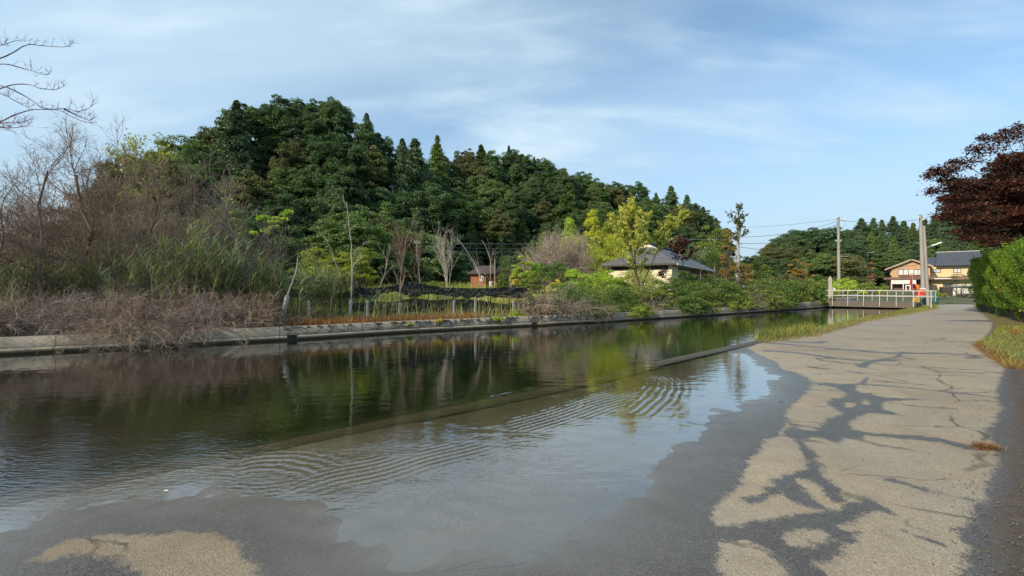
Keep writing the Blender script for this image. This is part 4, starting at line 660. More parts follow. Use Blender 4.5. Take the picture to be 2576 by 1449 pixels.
# bamboo
for j, (x, y, Yd, wp, hp, lm, lab) in enumerate([(1490, 533, 50, 62, 130, 'bamboo', 'tallest golden yellow bamboo plume'), (1432, 552, 52, 56, 120, 'lime', 'yellow green bamboo plume left of the tallest one'), (1530, 556, 48, 60, 130, 'bamboo', 'yellow bamboo plume right of the tallest one'), (1570, 572, 46, 70, 120, 'bamboo', 'golden bamboo plume behind the pale leaved tree'), (1615, 565, 48, 60, 120, 'pale', 'pale bamboo plume above the grey roof'), (1370, 590, 50, 50, 90, 'bush', 'green bamboo plume at the left end of the grove'), (1545, 600, 44, 90, 100, 'bamboo', 'lower golden bamboo plume in front of the tallest one'), (1470, 600, 46, 80, 90, 'pale', 'lower pale bamboo plume in the middle of the grove'), (1665, 600, 52, 60, 80, 'bushd', 'green bamboo plume at the right end of the grove'), (1340, 610, 54, 50, 80, 'bushd', 'dark green bamboo plume farthest left')]):
    px_bush(lab, x, y-6, Yd, wp*1.55, hp*1.3, lm, 50+j, 'bamboo_plume', 'bamboo', 'bamboo grove behind the pale house', nc=170, per=80, shape='cone', leaf=.17, asp=.28, cr=(.10, .22), flat=.9)
px_bush('leafy shrub with small pale leaves against the cream wall', 1600, 664, 30, 130, 70, 'pale', 64, 'pale_shrub', 'shrub', 'shrubs in front of the pale house', nc=64, per=60, leaf=.11)
px_bush('tall dark green shrub at the corner of the pale house', 1725, 672, 31, 100, 60, 'bush', 65, 'corner_shrub', 'shrub', 'shrubs in front of the pale house', nc=44, per=70, leaf=.11)
px_bush('olive shrub before the timber posts of the pale house', 1785, 684, 33, 90, 50, 'olive', 66, 'corner_shrub', 'shrub', 'shrubs in front of the pale house', nc=40, per=70, leaf=.11)
for j, (x, y, Yd, wp, hp, lm, lab) in enumerate([(1330, 690, 23, 90, 70, 'bush', 'yellow green leafy shrub at the right end of the net fence'), (1375, 715, 21.5, 90, 60, 'pale', 'pale leaved shrub above the mauve grey tangle'), (1440, 672, 25, 120, 80, 'lime', 'broad lime green shrub below the mauve dome'), (1470, 705, 23.5, 110, 60, 'bush', 'bright green leafy shrub above the wall right of the mauve tangle'), (1545, 690, 26, 110, 70, 'bushd', 'dark leafy shrub left of the cream wall'), (1270, 668, 31, 60, 60, 'bush', 'yellow green shrub right beside the brown shed'), (1350, 650, 30, 80, 50, 'lime', 'layered lime shrub under the green bamboo')]):
    px_bush(lab, x, y, Yd, wp, hp, lm, 1700+j, 'leafy_shrub', 'shrub', 'leafy shrubs between net and house', nc=46, per=80, leaf=.105, twigs=2)
for j, (x, y, Yd, wp, hp, lm, lab) in enumerate([(1530, 672, 29, 80, 60, 'lime', 'yellow green shrub covering the left end of the cream wall'), (1600, 640, 38, 90, 80, 'pale', 'pale yellow tree crown over the left slope of the grey roof')]):
    px_bush(lab, x, y, Yd, wp, hp, lm, 1750+j, 'leafy_shrub', 'shrub', 'leafy shrubs against the pale house', nc=46, per=70, leaf=.11, twigs=2)
for j, (x, y, Yd, wp, hp, lab) in enumerate([(1450, 585, 44, 130, 90, 'broad golden bamboo mass left of the slender tree'), (1540, 590, 43, 140, 100, 'broad golden bamboo mass behind the slender tree'), (1610, 590, 45, 110, 90, 'broad golden bamboo mass touching the grey roof')]):
    px_bush(lab, x, y, Yd, wp, hp, 'bamboo', 1760+j, 'bamboo_clump', 'bamboo', 'broad bamboo clumps', nc=120, per=90, leaf=.16, asp=.28, cr=(.14, .26), flat=.9)
px_bush('big green shrub mass at the right end of the wooded slope', 1760, 600, 70, 110, 60, 'bushd', 61, 'round_shrub', 'shrub', 'green shrubs at the slope end', nc=50, per=90, leaf=.24)
px_bush('rounded mid green tree at the tip of the wooded slope', 1795, 548, 76, 100, 110, 'bush', 62, 'round_tree', 'tree', None, nc=50, per=90, leaf=.26)
px_bush('dark green shrub mass behind the grey roof', 1700, 600, 66, 130, 50, 'dark', 63, 'round_shrub', 'shrub', 'green shrubs at the slope end', nc=50, per=90, leaf=.24)
# bank bushes hanging to the water
bk2 = [(1430, 700, 120, 2.6, 'bushd', 'dark leafy bush behind the short grey post'), (1530, 702, 120, 2.8, 'bush', 'leafy bush below the left part of the cream wall'), (1600, 708, 110, 2.4, 'bush', 'olive green bush below the middle of the cream wall'), (1672, 700, 120, 2.6, 'olive', 'olive bush under the right end of the cream wall'), (1735, 688, 120, 2.8, 'bushd', 'tall dark bush under the roof corner'), (1790, 690, 120, 2.4, 'bush', 'tall feathery bush in front of the timber posts'), (1850, 695, 110, 2.6, 'olive', 'olive bush at the foot of the pale concrete pole'), (1915, 700, 120, 2.4, 'bush', 'green bush between the pale pole and the bridge'), (1985, 700, 120, 2.2, 'bushd', 'dark green bush left of the bridge gate post'), (2045, 706, 90, 2.0, 'bush', 'yellowish bush right beside the bridge gate post')]
bk = [(1355, 735, 80, .9, 'olive', 'olive thin leaved bush at the right end of the net fence', 10), (1440, 720, 110, 1.2, 'bushd', 'dark green bush right of the grey tangle on the wall', 0), (1500, 735, 110, .7, 'bush', 'leafy green bush draping over the wall below the lime shrub', 0), (1560, 725, 100, 1.3, 'bushd', 'dark bush under the pale house wall', 0), (1640, 712, 110, 1.6, 'bush', 'bush below the pale house wall right of the slender tree', 6), (1600, 775, 90, .35, 'bush', 'low bright green creeper bush spilling on the wall', 0), (1690, 705, 120, 1.3, 'bushd', 'tall dark green bush under the grey roof', 0), (1750, 712, 120, .9, 'bush', 'wide feathery green bush under the roof corner', 0), (1730, 745, 110, .4, 'bushd', 'dark feathery bush overhanging the water', 0), (1810, 705, 120, 1.2, 'bushd', 'feathery bush right of the roof corner', 0), (1850, 725, 110, .6, 'bush', 'feathery bush left of the pale pole foot', 0), (1905, 715, 110, 1.0, 'olive', 'olive twiggy bush right of the pale pole', 10), (1960, 715, 100, .8, 'bushd', 'green bush in the middle of the far bank end', 0), (2010, 712, 90, 1.0, 'bush', 'bright green bush near the bridge', 0), (2055, 722, 70, .9, 'bushd', 'last dark bush beside the bridge gate post', 0), (1935, 738, 90, .3, 'bush', 'low bright bush overhanging the wall near the bridge', 0), (1300, 757, 40, .5, 'lime', 'small lime creeper tuft on the wall top', 0)]
for j, (x, y, wp, off, lm, lab, tw) in enumerate(bk):
    b = Bp(x, off); Y = b[1]; rx = wp*.5*Y/F; h = (ZW(y-(14 if j != 16 else 0), Y)-b[2])*1.08+.15; low = 0
    if j == 16: h = .5
    bush('bank_bush', lab, 'bush', 'bushes along the far wall', (b[0], b[1], b[2]-.15), rx, h, lm, 500+j, leaf=.0037*Y, nc=46, per=70, ry=rx*.55, twigs=tw, stem=twigg if tw else bark, cr=(.2, .36))
    if off < .95 and j not in (0, 16):      # trailing skirt over the wall face, same plant
        r = rg(600+j); n = 26; s0 = np.stack((r.uniform(-rx*.8, rx*.8, n), -off-r.uniform(.0, .5, n), r.uniform(-.1, .45, n)), 1); dxy = np.array((XW(x+10, Y)-XW(x, Y), .0)); s0[:, 1] += s0[:, 0]*.6; p, nn = clump_pts(r, s0, r.uniform(.15, .3, n), 60, .6); V, Fq, rv = leafq(p, nn, .0034*Y, r, .55, .5); mk('trailing_foliage', V, Fq, L_[lm], S.objects[[o.name for o in S.objects if o.name.startswith('bank_bush')][-1]], {'v': rv})
for j, (x, y, wp, off, lm, lab) in enumerate(bk2):
    b = Bp(x, off); Y = b[1]; rx = wp*.5*Y/F; bush('bank_shrub', lab, 'bush', 'second row of bushes on the right bank', (b[0], b[1], b[2]-.1), rx, (ZW(y, Y)-b[2])*1.06+.1, lm, 1600+j, leaf=.0037*Y, nc=60, per=80, ry=rx*.6, cr=(.18, .34), twigs=3)
# grey tangle
for j, (x, off, lab) in enumerate([(1400, .55, 'mauve grey leafless tangle hanging over the wall by the short post'), (1455, .4, 'smaller grey tangle right of the mauve one'), (1640, .5, 'arching grey dead stems beside the green creeper'), (1340, .8, 'loose dry stems at the end of the net fence'), (1885, .8, 'pale bare stems leaning over the bushes near the pole')]):
    b = Bp(x, off); r = rg(700+j); n = [34, 22, 20, 26, 20][j]; st = b+r.normal(size=(n, 3))*np.array((.4, .15, 0)); st[:, 2] = b[2]; dd = np.stack((r.normal(size=n)*.8, r.normal(size=n)*.5-.4, r.uniform(.5, 1.7, n)), 1); par = curves(r, st, dd, r.uniform(.9, 1.9, n), 7, .16, -.16)
    bare('dead_tangle', lab, 'dead tangles on the right bank', tuple(b), par, .012, [(6, (.4, .9), .5, .0, .2, -.12, .2, .008, 5), (3, (.2, .4), .6, 0, .2, 0, .2, .006, 4)] if j != 2 else [(3, (.4, .9), .4, .0, .15, -.1, .3, .010, 5)], twigg if j != 3 else twigd, 710+j, cat='shrub', hang=-.3)
# ------------------------------------------------------------------ saplings by the fence
def sap(lab, pts, Y, r0, spec, mat, seed, conv=k4, leaves=None, guard=None, group='slender saplings by the net fence', name='sapling', up=.3):
    q = [P(*conv(x, y), Y) for x, y in pts]; L, _ = resample(q, .15); L = L+0; root = bare(name, lab, group, tuple(q[0]), smoothl(L, 2), r0, spec, mat, seed, leaves=leaves)
    if guard:
        a = q[0]-q[0]; n = min(len(L)-1, int(guard/.15)); g = Tubes(); g.add(L[:n+1:max(1, n//2)]-q[0], r0*1.9, 8); g.obj('tree_guard', white_guard, root)
    return root
s1 = [(6, (.6, 1.3), .45, .5, .12, .06, .35, .012, 6), (4, (.3, .6), .5, .2, .15, 0, .3, .006, 4)]
sap('tallest pale sapling with a white guard at its foot', [(805, 1125), (820, 900), (830, 640), (812, 520), (828, 420), (800, 330), (795, 200), (770, 20)], 15.3, .030, s1, pale_bark, 801, guard=.75)
sap('sapling with a leaning white guard and a cut pale stem', [(140, 1200), (205, 900), (265, 760), (300, 640), (300, 560)], 13.7, .040, [(3, (.3, .6), .4, .3, .1, 0, .5, .008, 5)], pale_bark, 802, guard=1.1)
sap('white guarded sapling with upswept reddish twigs', [(1285, 1150), (1285, 980), (1295, 760), (1310, 620), (1330, 500), (1345, 380)], 16.3, .032, [(13, (.9, 1.8), .4, .5, .1, .05, .2, .014, 6), (5, (.4, .8), .4, .3, .12, 0, .3, .007, 5), (3, (.2, .4), .4, .2, .12, 0, .3, .004, 4)], twig, 803, guard=.8)
sap('bare vase shaped tree with many pale upright stems', [(1740, 1000), (1750, 860), (1740, 780), (1750, 700)], 22, .055, [(11, (2.0, 3.6), .34, .7, .08, .02, .3, .018, 8), (5, (.8, 1.7), .35, .4, .12, 0, .25, .010, 6), (4, (.3, .8), .4, .2, .12, 0, .3, .006, 4)], pale_bark, 804)
sap('arched sapling bending over in front of the brown shed', [(2170, 1120), (2110, 900), (2060, 740), (2010, 600), (1960, 540), (1900, 440), (1840, 370)], 19, .024, [(8, (.5, 1.2), .45, .3, .12, 0, .3, .009, 6), (4, (.2, .5), .45, .1, .12, 0, .3, .005, 4)], pale_bark, 805)
sap('thin forked sapling right of the arched one', [(2165, 1100), (2165, 860), (2160, 700), (2165, 580), (2130, 490), (2110, 420), (2075, 390)], 19.4, .022, [(9, (.5, 1.2), .45, .3, .12, 0, .3, .008, 6), (4, (.2, .5), .45, .1, .12, 0, .3, .005, 4)], pale_bark, 806)
sap('thin crooked sapling left of the tallest one', [(760, 960), (700, 700), (660, 590), (620, 500), (595, 400), (515, 325)], 17, .018, [(6, (.4, .9), .5, .3, .12, 0, .3, .007, 5)], pale_bark, 807)
sap('thin curved sapling with a hooked side twig', [(820, 660), (870, 590), (930, 560), (945, 490), (925, 480)], 17.2, .014, [(2, (.2, .4), .5, .3, .12, 0, .3, .005, 4)], pale_bark, 808)
sap('low forked bare sapling between the net holes', [(1010, 1100), (1060, 900), (1120, 780), (1160, 640), (1180, 500), (1205, 460)], 18, .018, [(8, (.5, 1.2), .45, .4, .12, 0, .3, .009, 5), (4, (.2, .5), .45, .1, .12, 0, .3, .005, 4)], pale_bark, 809)
sap('small bare sapling behind the dip of the torn net', [(1240, 1120), (1250, 980), (1280, 780), (1230, 680), (1200, 590)], 19, .018, [(8, (.5, 1.4), .5, .4, .12, 0, .3, .009, 5), (4, (.2, .6), .45, .1, .12, 0, .3, .005, 4)], twigg, 810)
sap('thin brown bare tree behind the leaning pole', [(1500, 1000), (1480, 760), (1460, 560), (1440, 400)], 24, .04, [(11, (1.0, 2.2), .4, .5, .1, .03, .2, .014, 6), (6, (.5, 1.0), .5, .2, .15, 0, .3, .008, 5)], twig, 811)
sap('bare twiggy sapling at the right end of the net', [(2395, 1090), (2380, 960), (2360, 860), (2350, 800)], 20, .02, [(7, (.5, 1.1), .5, .3, .12, 0, .3, .008, 5), (4, (.2, .5), .45, .1, .12, 0, .3, .005, 4)], pale_bark, 812)
# slender leafy tree before the pale house, maroon tree
sap('slender tree with pale yellow green leaves in front of the pale house', [(1235, 1190), (1240, 1080), (1290, 960), (1260, 880), (1240, 760), (1238, 640), (1230, 520), (1220, 400)], 25, .06, [(12, (1.8, 3.4), .6, .45, .1, .03, .3, .022, 7), (6, (.6, 1.4), .45, .2, .12, 0, .25, .010, 5), (4, (.3, .6), .5, .0, .12, 0, .2, .006, 4)], barkd, 820, conv=k5, leaves=('pale', 9500, .13), group=None, name='slender_tree')
sap('long diagonal leafy bough tree right of the slender one', [(1310, 980), (1340, 880), (1420, 700), (1480, 560), (1560, 400), (1650, 330)], 25.3, .035, [(12, (.7, 1.6), .5, .35, .1, .03, .25, .014, 6), (6, (.3, .8), .5, .1, .12, 0, .25, .007, 4)], barkd, 821, conv=k5, leaves=('pale', 4200, .12), group=None, name='slender_tree')
sap('small maroon leaved tree in front of the grey roof', [(1680, 930), (1700, 800), (1700, 700), (1690, 600)], 27, .04, [(9, (.8, 1.7), .5, .4, .1, .03, .3, .016, 6), (6, (.4, .8), .5, .2, .12, 0, .25, .008, 5)], bark, 822, conv=k5, leaves=('maroon', 1700, .13), group=None, name='maroon_tree')
sap('little purple leaved sapling against the pale wall', [(1490, 960), (1490, 900), (1500, 850)], 27.5, .02, [(6, (.4, .8), .5, .3, .1, 0, .2, .008, 5), (3, (.2, .4), .5, .2, .12, 0, .25, .005, 4)], bark, 823, conv=k5, leaves=('maroon', 300, .12), group=None, name='purple_sapling')
sap('thin grey bare tree right of the maroon one', [(1870, 900), (1880, 780), (1860, 700), (1780, 600)], 28, .03, [(9, (.8, 1.9), .6, .3, .1, .03, .2, .014, 6), (4, (.4, .8), .5, .2, .12, 0, .25, .008, 5)], pale_bark, 824, conv=k5, group=None, name='bare_tree')
sap('tall thin tree with small pale leaves beside the concrete pole', [(2255, 900), (2245, 700), (2240, 520), (2235, 400), (2240, 300)], 47, .06, [(14, (1.2, 2.4), .55, .4, .1, .03, .5, .022, 6), (6, (.5, 1.1), .5, .2, .12, 0, .25, .012, 5)], pale_bark, 825, conv=k5, leaves=('olive', 1700, .22), group=None, name='thin_tree')
px_bush('rust orange conical tree left of the concrete pole', 1832, 575, 44, 52, 130, 'rust', 830, 'rust_tree', 'tree', None, nc=40, per=70, shape='cone', leaf=.16)
px_bush('rust brown shrub at the foot of the conical rust tree', 1850, 650, 42, 90, 50, 'rust', 831, 'rust_shrub', 'shrub', None, nc=34, per=60, leaf=.15)
px_bush('orange brown leaved tree left of the big round dark tree', 2010, 640, 62, 74, 80, 'rust', 832, 'rust_tree', 'tree', None, nc=40, per=70, leaf=.2)
px_bush('green shrub right of the concrete pole', 1905, 655, 50, 80, 60, 'bush', 833, 'round_shrub', 'shrub', 'shrubs toward the bridge', nc=40, per=70, leaf=.18)
px_bush('light green shrub behind the gate post', 2130, 695, 48, 90, 40, 'lime', 834, 'round_shrub', 'shrub', 'shrubs toward the bridge', nc=40, per=70, leaf=.16, zb=.3)
px_bush('bright green shrub behind the bridge railing', 2180, 700, 52, 80, 40, 'bush', 835, 'round_shrub', 'shrub', 'shrubs toward the bridge', nc=40, per=70, leaf=.16, zb=.3)
px_bush('yellow green shrub left of the gate post', 2050, 690, 46, 90, 50, 'bush', 836, 'round_shrub', 'shrub', 'shrubs toward the bridge', nc=40, per=70, leaf=.16)
px_bush('olive shrub before the big round dark tree', 1975, 680, 48, 100, 60, 'olive', 837, 'round_shrub', 'shrub', 'shrubs toward the bridge', nc=40, per=70, leaf=.16)
px_bush('dark layered pine shrub left of the brown house', 2185, 662, 60, 70, 70, 'dark', 838, 'layered_pine', 'tree', None, nc=24, per=120, leaf=.2, flat=.3, zb=.6)
for j, (x, y, wp, lab) in enumerate([(2186, 655, 24, 'tiny pink red leaf spray above the dark pine shrub'), (2200, 690, 36, 'flat pink red leaf spray at the left of the brown house')]):
    px_bush(lab, x, y-2, 58, wp, 8, 'pink', 840+j, 'red_leaf_spray', 'shrub', 'pink red sprays', nc=8, per=40, leaf=.16, zb=.6, flat=.5)
px_bush('grass green weed clump below the yellow house', 2338, 728, 52, 60, 16, 'bush', 843, 'weed_clump', 'shrub', None, nc=26, per=60, leaf=.13, zb=.1)
# ------------------------------------------------------------------ net fence, posts
m, t, o = newmat('net_black'); n1 = noise(t, 13, 6, .8, stretch=(.8, 1, 2.2)); n2 = noise(t, 60, 2, .6)
pb = t.nodes.new('ShaderNodeBsdfPrincipled'); pb.inputs['Roughness'].default_value = .6; t.links.new(mixc(t, rng_(t, n1, .4, .7), (.010, .013, .015), (.030, .036, .040)), pb.inputs['Base Color'])
tr_ = t.nodes.new('ShaderNodeBsdfTransparent'); ms = t.nodes.new('ShaderNodeMixShader'); t.links.new(M_('MULTIPLY', rng_(t, M_('ADD', n1, M_('MULTIPLY', n2, .35, t), t), .74, .80), .82, t), ms.inputs[0]); t.links.new(pb.outputs[0], ms.inputs[1]); t.links.new(tr_.outputs[0], ms.inputs[2]); t.links.new(ms.outputs[0], o.inputs[0]); netm = m
def band(top, bot, name, par, seed, off=2.6):
    r = rg(seed); xs_ = np.arange(top[0][0], top[-1][0], 7.); a = np.interp(xs_, *zip(*top)); b_ = np.interp(xs_, *zip(*bot)); nz = np.convolve(r.normal(size=len(xs_)+8), np.ones(9)/9, 'valid'); nz2 = np.convolve(r.normal(size=len(xs_)+4), np.ones(5)/5, 'valid'); b_ = b_+nz*14+nz2*12; a = a+nz2[::-1]*2
    V = []; K = 9
    for j, x in enumerate(xs_):
        Y = wallY(k4(x, 0)[0])+off
        for k in range(K): q = P(*k4(x, a[j]+(b_[j]-a[j])*k/(K-1)), Y+.05*math.sin(k*1.3+nz[j]*9+j*.15)+.012*r.normal()); V.append(q)
    n = len(xs_); i = np.arange(n-1)[:, None]*K+np.arange(K-1)[None]
    return mk(name, V, np.stack((i, i+1, i+K+1, i+K), -1).reshape(-1, 4), netm, par, smooth=True)
nf = thing('net_fence', (0, 0, 0), 'torn black netting fence sagging between stakes behind the orange grass', 'fence')
band([(700, 900), (900, 850), (1100, 845), (1250, 820), (1400, 790), (1550, 820), (1700, 845), (2000, 852), (2515, 845)], [(700, 960), (900, 945), (1050, 965), (1110, 905), (1260, 888), (1350, 925), (1430, 945), (1520, 912), (1700, 925), (1950, 945), (2150, 930), (2300, 955), (2515, 950)], 'upper_net', nf, 1, 2.45)
band([(820, 1000), (1000, 980), (1200, 985), (1420, 945), (1600, 968), (1900, 955), (2100, 975), (2300, 1008), (2515, 955)], [(820, 1070), (1000, 1095), (1200, 1105), (1420, 1085), (1600, 1090), (1900, 1095), (2100, 1110), (2300, 1120), (2515, 1080)], 'lower_net', nf, 2, 2.5)
band([(140, 860), (230, 850), (420, 900), (600, 930), (760, 890), (900, 865)], [(140, 960), (230, 940), (420, 930), (600, 955), (760, 940), (900, 930)], 'upper_net', nf, 3)
for x in (185, 720, 1030, 1290, 1440, 1560, 1800, 2160, 2340, 2510):
    Y = wallY(k4(x, 0)[0])+2.65; q = P(*k4(x, 900), Y); g = g1(q[0], q[1]); tb = Tubes(); tb.add([(q[0], q[1], g-.2), (q[0]+.01, q[1], ZW(k4(x, 838)[1], Y))], [.022, .02], 6); tb.obj('stake', barkd, nf)
greypost = simple('grey_post', (.30, .30, .29), (.20, .20, .19), 6, .75)
for j, (x, y0, y1, cv) in enumerate([(408, 975, 1095, k4), (972, 978, 1110, k4), (1810, 972, 1110, k4), (2018, 940, 1070, k4), (2386, 980, 1110, k4), (315, 1095, 1235, k5)]):
    dx = cv(x, 0)[0]; Y = wallY(dx)+.9; q = P(*cv(x, y0), Y); g = g1(q[0], Y); s_ = Solid(); hh = q[2]-g; s_.box(-.038, .038, -.038, .038, -.2, hh); s_.poly([(-.038, -.038, hh), (.038, -.038, hh), (.038, .038, hh), (-.038, .038, hh), (0, 0, hh+.02)], [(0, 1, 4), (1, 2, 4), (2, 3, 4), (3, 0, 4)])
    o_ = s_.obj('short_post', greypost); o_.location = (q[0], q[1], g); o_.rotation_euler = (.02*(-1)**j, .03*math.sin(j*3), .5)
    tag(o_, ['short grey post at the left end of the orange grass', 'short grey post between the two white guarded saplings', 'white grey post under the bare vase shaped tree', 'short post left of the arched sapling', 'short post near the right end of the net', 'short grey post beside the mauve grey tangle'][j], 'post', 'short posts along the canal wall')
# dry orange grass + vines + weeds
def scatter_bank(x0, x1, n, off0, off1, r):
    x = r.uniform(x0, x1, n); o = r.uniform(off0, off1, n); out_ = []
    xs_ = Wr[:, 0]/np.maximum(Wr[:, 1], .5)*F+CX; ok = Wr[:, 1] > 1; idx = np.interp(x, xs_[ok], np.arange(len(Wr))[ok]); i = idx.astype(int); p = Wr[i]+Wn[i]*o[:, None]+r.normal(size=(n, 2))*.1; return np.column_stack((p, gz(p[:, 0], p[:, 1])-.02))
r = rg(77)
tag(blades('orange_grass', scatter_bank(735, 1225, 3400, .33, 1.1, r), (.12, .34), .012, (.3, 1.0), 'drygrass', 1), 'orange brown dead grass along the top of the wall', 'grass', kind='stuff')
tag(blades('straw_grass', scatter_bank(560, 1400, 1500, .3, 1.8, r), (.15, .45), .012, (.3, 1.0), 'straw', 2), 'pale straw grass among the stakes on the far bank', 'grass', kind='stuff')
tag(blades('tall_stems', scatter_bank(740, 1420, 130, .7, 2.3, r), (.4, 1.25), .016, (.05, .35), 'straw', 31), 'thin tall pale and green stems standing before the net', 'weeds', kind='stuff')
tag(blades('green_stems', scatter_bank(740, 1420, 260, .8, 2.3, r), (.25, .8), .026, (.1, .5), 'field', 32), 'leafy green weeds growing against the net', 'weeds', kind='stuff')
tag(blades('weeds', scatter_bank(-100, 1400, 7000, 3.0, 9, r), (.25, .7), .02, (.2, .8), 'grass', 3), 'tall green weeds between the wall and the field', 'weeds', kind='stuff')
tag(blades('field_grass', scatter_bank(500, 2060, 20000, 3.6, 34, r), (.3, .9), .045, (.1, .5), 'field', 4), 'sunlit grass of the field behind the net', 'grass', kind='stuff')
vt = Tubes(); r = rg(8); i0 = [j for j in range(len(Wr)) if Wr[j, 1] > 12.5 and Wr[j, 1] < 19.5 or (26 < Wr[j, 1] < 31)]
st = []; 
for _ in range(230):
    j = r.choice(i0); L = [np.array((float(j), .41))]; z = .41; k = float(j)
    for s_ in range(9):
        k += r.normal()*.30+r.choice((-.25, .25)); z -= r.uniform(.01, .07); z = max(z, .14); L.append(np.array((k, z)))
    L = np.array(L); ii = np.clip(L[:, 0], 0, len(Wr)-1.01); a = ii.astype(int); f = (ii-a)[:, None]; p = Wr[a]*(1-f)+Wr[a+1]*f-Wn[a]*.008; st.append(np.column_stack((p, L[:, 1])))
vt.add(np.array(st), taper(.006, .003, 10), 4); tag(vt.obj('creeper_stems', barkd), 'dark leafless creeper stems clinging to the wall face', 'creeper', kind='stuff')
for j, (x, w_, n, lm, lab) in enumerate([(1250, .34, 15, 'lime', 'bright green creeper tuft on the wall left of the drain gap'), (1030, .12, 5, 'lime', 'tiny green tuft on the wall face below the saplings'), (1105, .2, 7, 'yellow', 'small yellow green tuft on the wall edge')]):
    Y = wallY(x); bush('creeper_tuft', lab, 'plant', 'creeper tufts on the wall', (XW(x, Y), Y-.03, .30 if j != 1 else .2), w_, .18, lm, 900+j, leaf=.06, nc=n, per=26, cr=(.3, .6), ry=.12)
# ------------------------------------------------------------------ near grass
def scatter_poly(pts, n, r, z=None):
    P2 = gp(pts); mn = P2.min(0); mxx = P2.max(0); out_ = []
    tot = 0
    while tot < n:
        q = r.uniform(mn, mxx, (n*4, 2)); s = sdpoly(q[:, 0], q[:, 1], P2, 1, -1); q = q[s > 0]; out_.append(q); tot += len(q)
    q = np.concatenate(out_)[:n]; return np.column_stack((q, np.full(n, .02)))
r = rg(9); sp_ = [(1895, 858), (1935, 864), (2060, 845), (2170, 810), (2240, 798), (2290, 790), (2360, 776), (2350, 766), (2292, 777), (2200, 797), (2090, 820), (1960, 845), (1900, 848)]
tag(blades('verge_grass', scatter_poly(sp_, 9000, r), (.06, .20), .012, (.3, 1.1), 'grass', 11), 'grass strip between the canal and the road with straw edges', 'grass', kind='stuff')
tag(blades('verge_straw', scatter_poly([(1915, 866), (1945, 868), (2060, 850), (2180, 815), (2300, 793), (2370, 778), (2350, 772), (2270, 792), (2165, 806), (2050, 838)], 5200, r), (.05, .14), .011, (.6, 1.3), 'straw', 12), 'straw coloured dry grass at the road edge of the strip', 'grass', kind='stuff')
tag(blades('long_grass', scatter_poly([(1895, 852), (1935, 860), (2010, 850), (2060, 838), (2040, 828), (1960, 843)], 900, r), (.25, .5), .012, (.5, 1.1), 'grass', 13), 'long green grass blades leaning over the canal', 'grass', kind='stuff')
vp = [(2452, 872), (2490, 850), (2510, 826), (2700, 826), (2900, 840), (2900, 990), (2640, 940), (2530, 928), (2500, 900)]
tag(blades('corner_grass', scatter_poly(vp, 15000, r), (.06, .20), .010, (.4, 1.2), 'grass', 14), 'yellowing grass patch at the foot of the hedge', 'grass', kind='stuff')
tag(blades('corner_straw', scatter_poly([(2447, 872), (2470, 862), (2510, 890), (2560, 915), (2700, 925), (2700, 950), (2530, 934), (2490, 908)], 4500, r), (.04, .13), .009, (.6, 1.4), 'drygrass', 15), 'orange straw edge of the grass patch', 'grass', kind='stuff')
q = G(2481, 1146, -.02); n = 420; pp = np.column_stack((q[0]+r.normal(size=n)*.055, q[1]+r.normal(size=n)*.03, np.full(n, .05))); zt = roadz(q[0], q[1]); pp[:, 2] = zt-.002
tag(blades('weed_tuft', pp, (.03, .075), .004, (.6, 1.6), 'drygrass', 16), 'dry orange weed tuft growing at the road edge', 'weed')
for j, (x, y, lm, lab) in enumerate([(2568, 848, 'pink', 'small red flowering plant at the right frame edge'), (2575, 838, 'pale', 'small whitish plant behind the red flowers')]):
    q = G(x, y); bush('flowering_plant', lab, 'plant', None, (q[0], q[1], .02), .25, .3, lm, 950+j, leaf=.05, nc=12, per=26)
# pebbles / litter on the road
stm = simple('pebble', (.11, .105, .095), (.06, .055, .05), 20, .8)
V = []; Fc = []; n0 = 0; r = rg(33)
for _ in range(420):
    x = r.uniform(2380, 2620) if r.random() < .75 else r.uniform(1100, 2400); y = r.uniform(960, 1520); q = G(x, y, 0)
    if x < 2380 and r.random() < .6: continue
    s_ = r.uniform(.003, .009); base_ = roadz(q[0], q[1])+.02*(1 if x > 2440 else 0); a = r.uniform(0, 6.28); 
    v = np.array([(math.cos(a+k*1.256)*s_*r.uniform(.7, 1.2), math.sin(a+k*1.256)*s_*r.uniform(.7, 1.2), 0) for k in range(5)]); top = v*.55; top[:, 2] = s_*r.uniform(.5, .9); v[:, 2] = -s_*.3; vv_ = np.concatenate((v, top))+np.array((q[0], q[1], base_)); V.append(vv_)
    Fc.append([(n0+k, n0+(k+1) % 5, n0+5+(k+1) % 5, n0+5+k) for k in range(5)]); n0 += 10
V = np.concatenate(V); Fq = np.array(Fc).reshape(-1, 4); tops = np.array([[b*10+5, b*10+6, b*10+7, b*10+8, b*10+9] for b in range(n0//10)])
tag(mk('gravel', V, [Fq, tops], stm), 'loose gravel scattered along the road edge', 'gravel', kind='stuff')
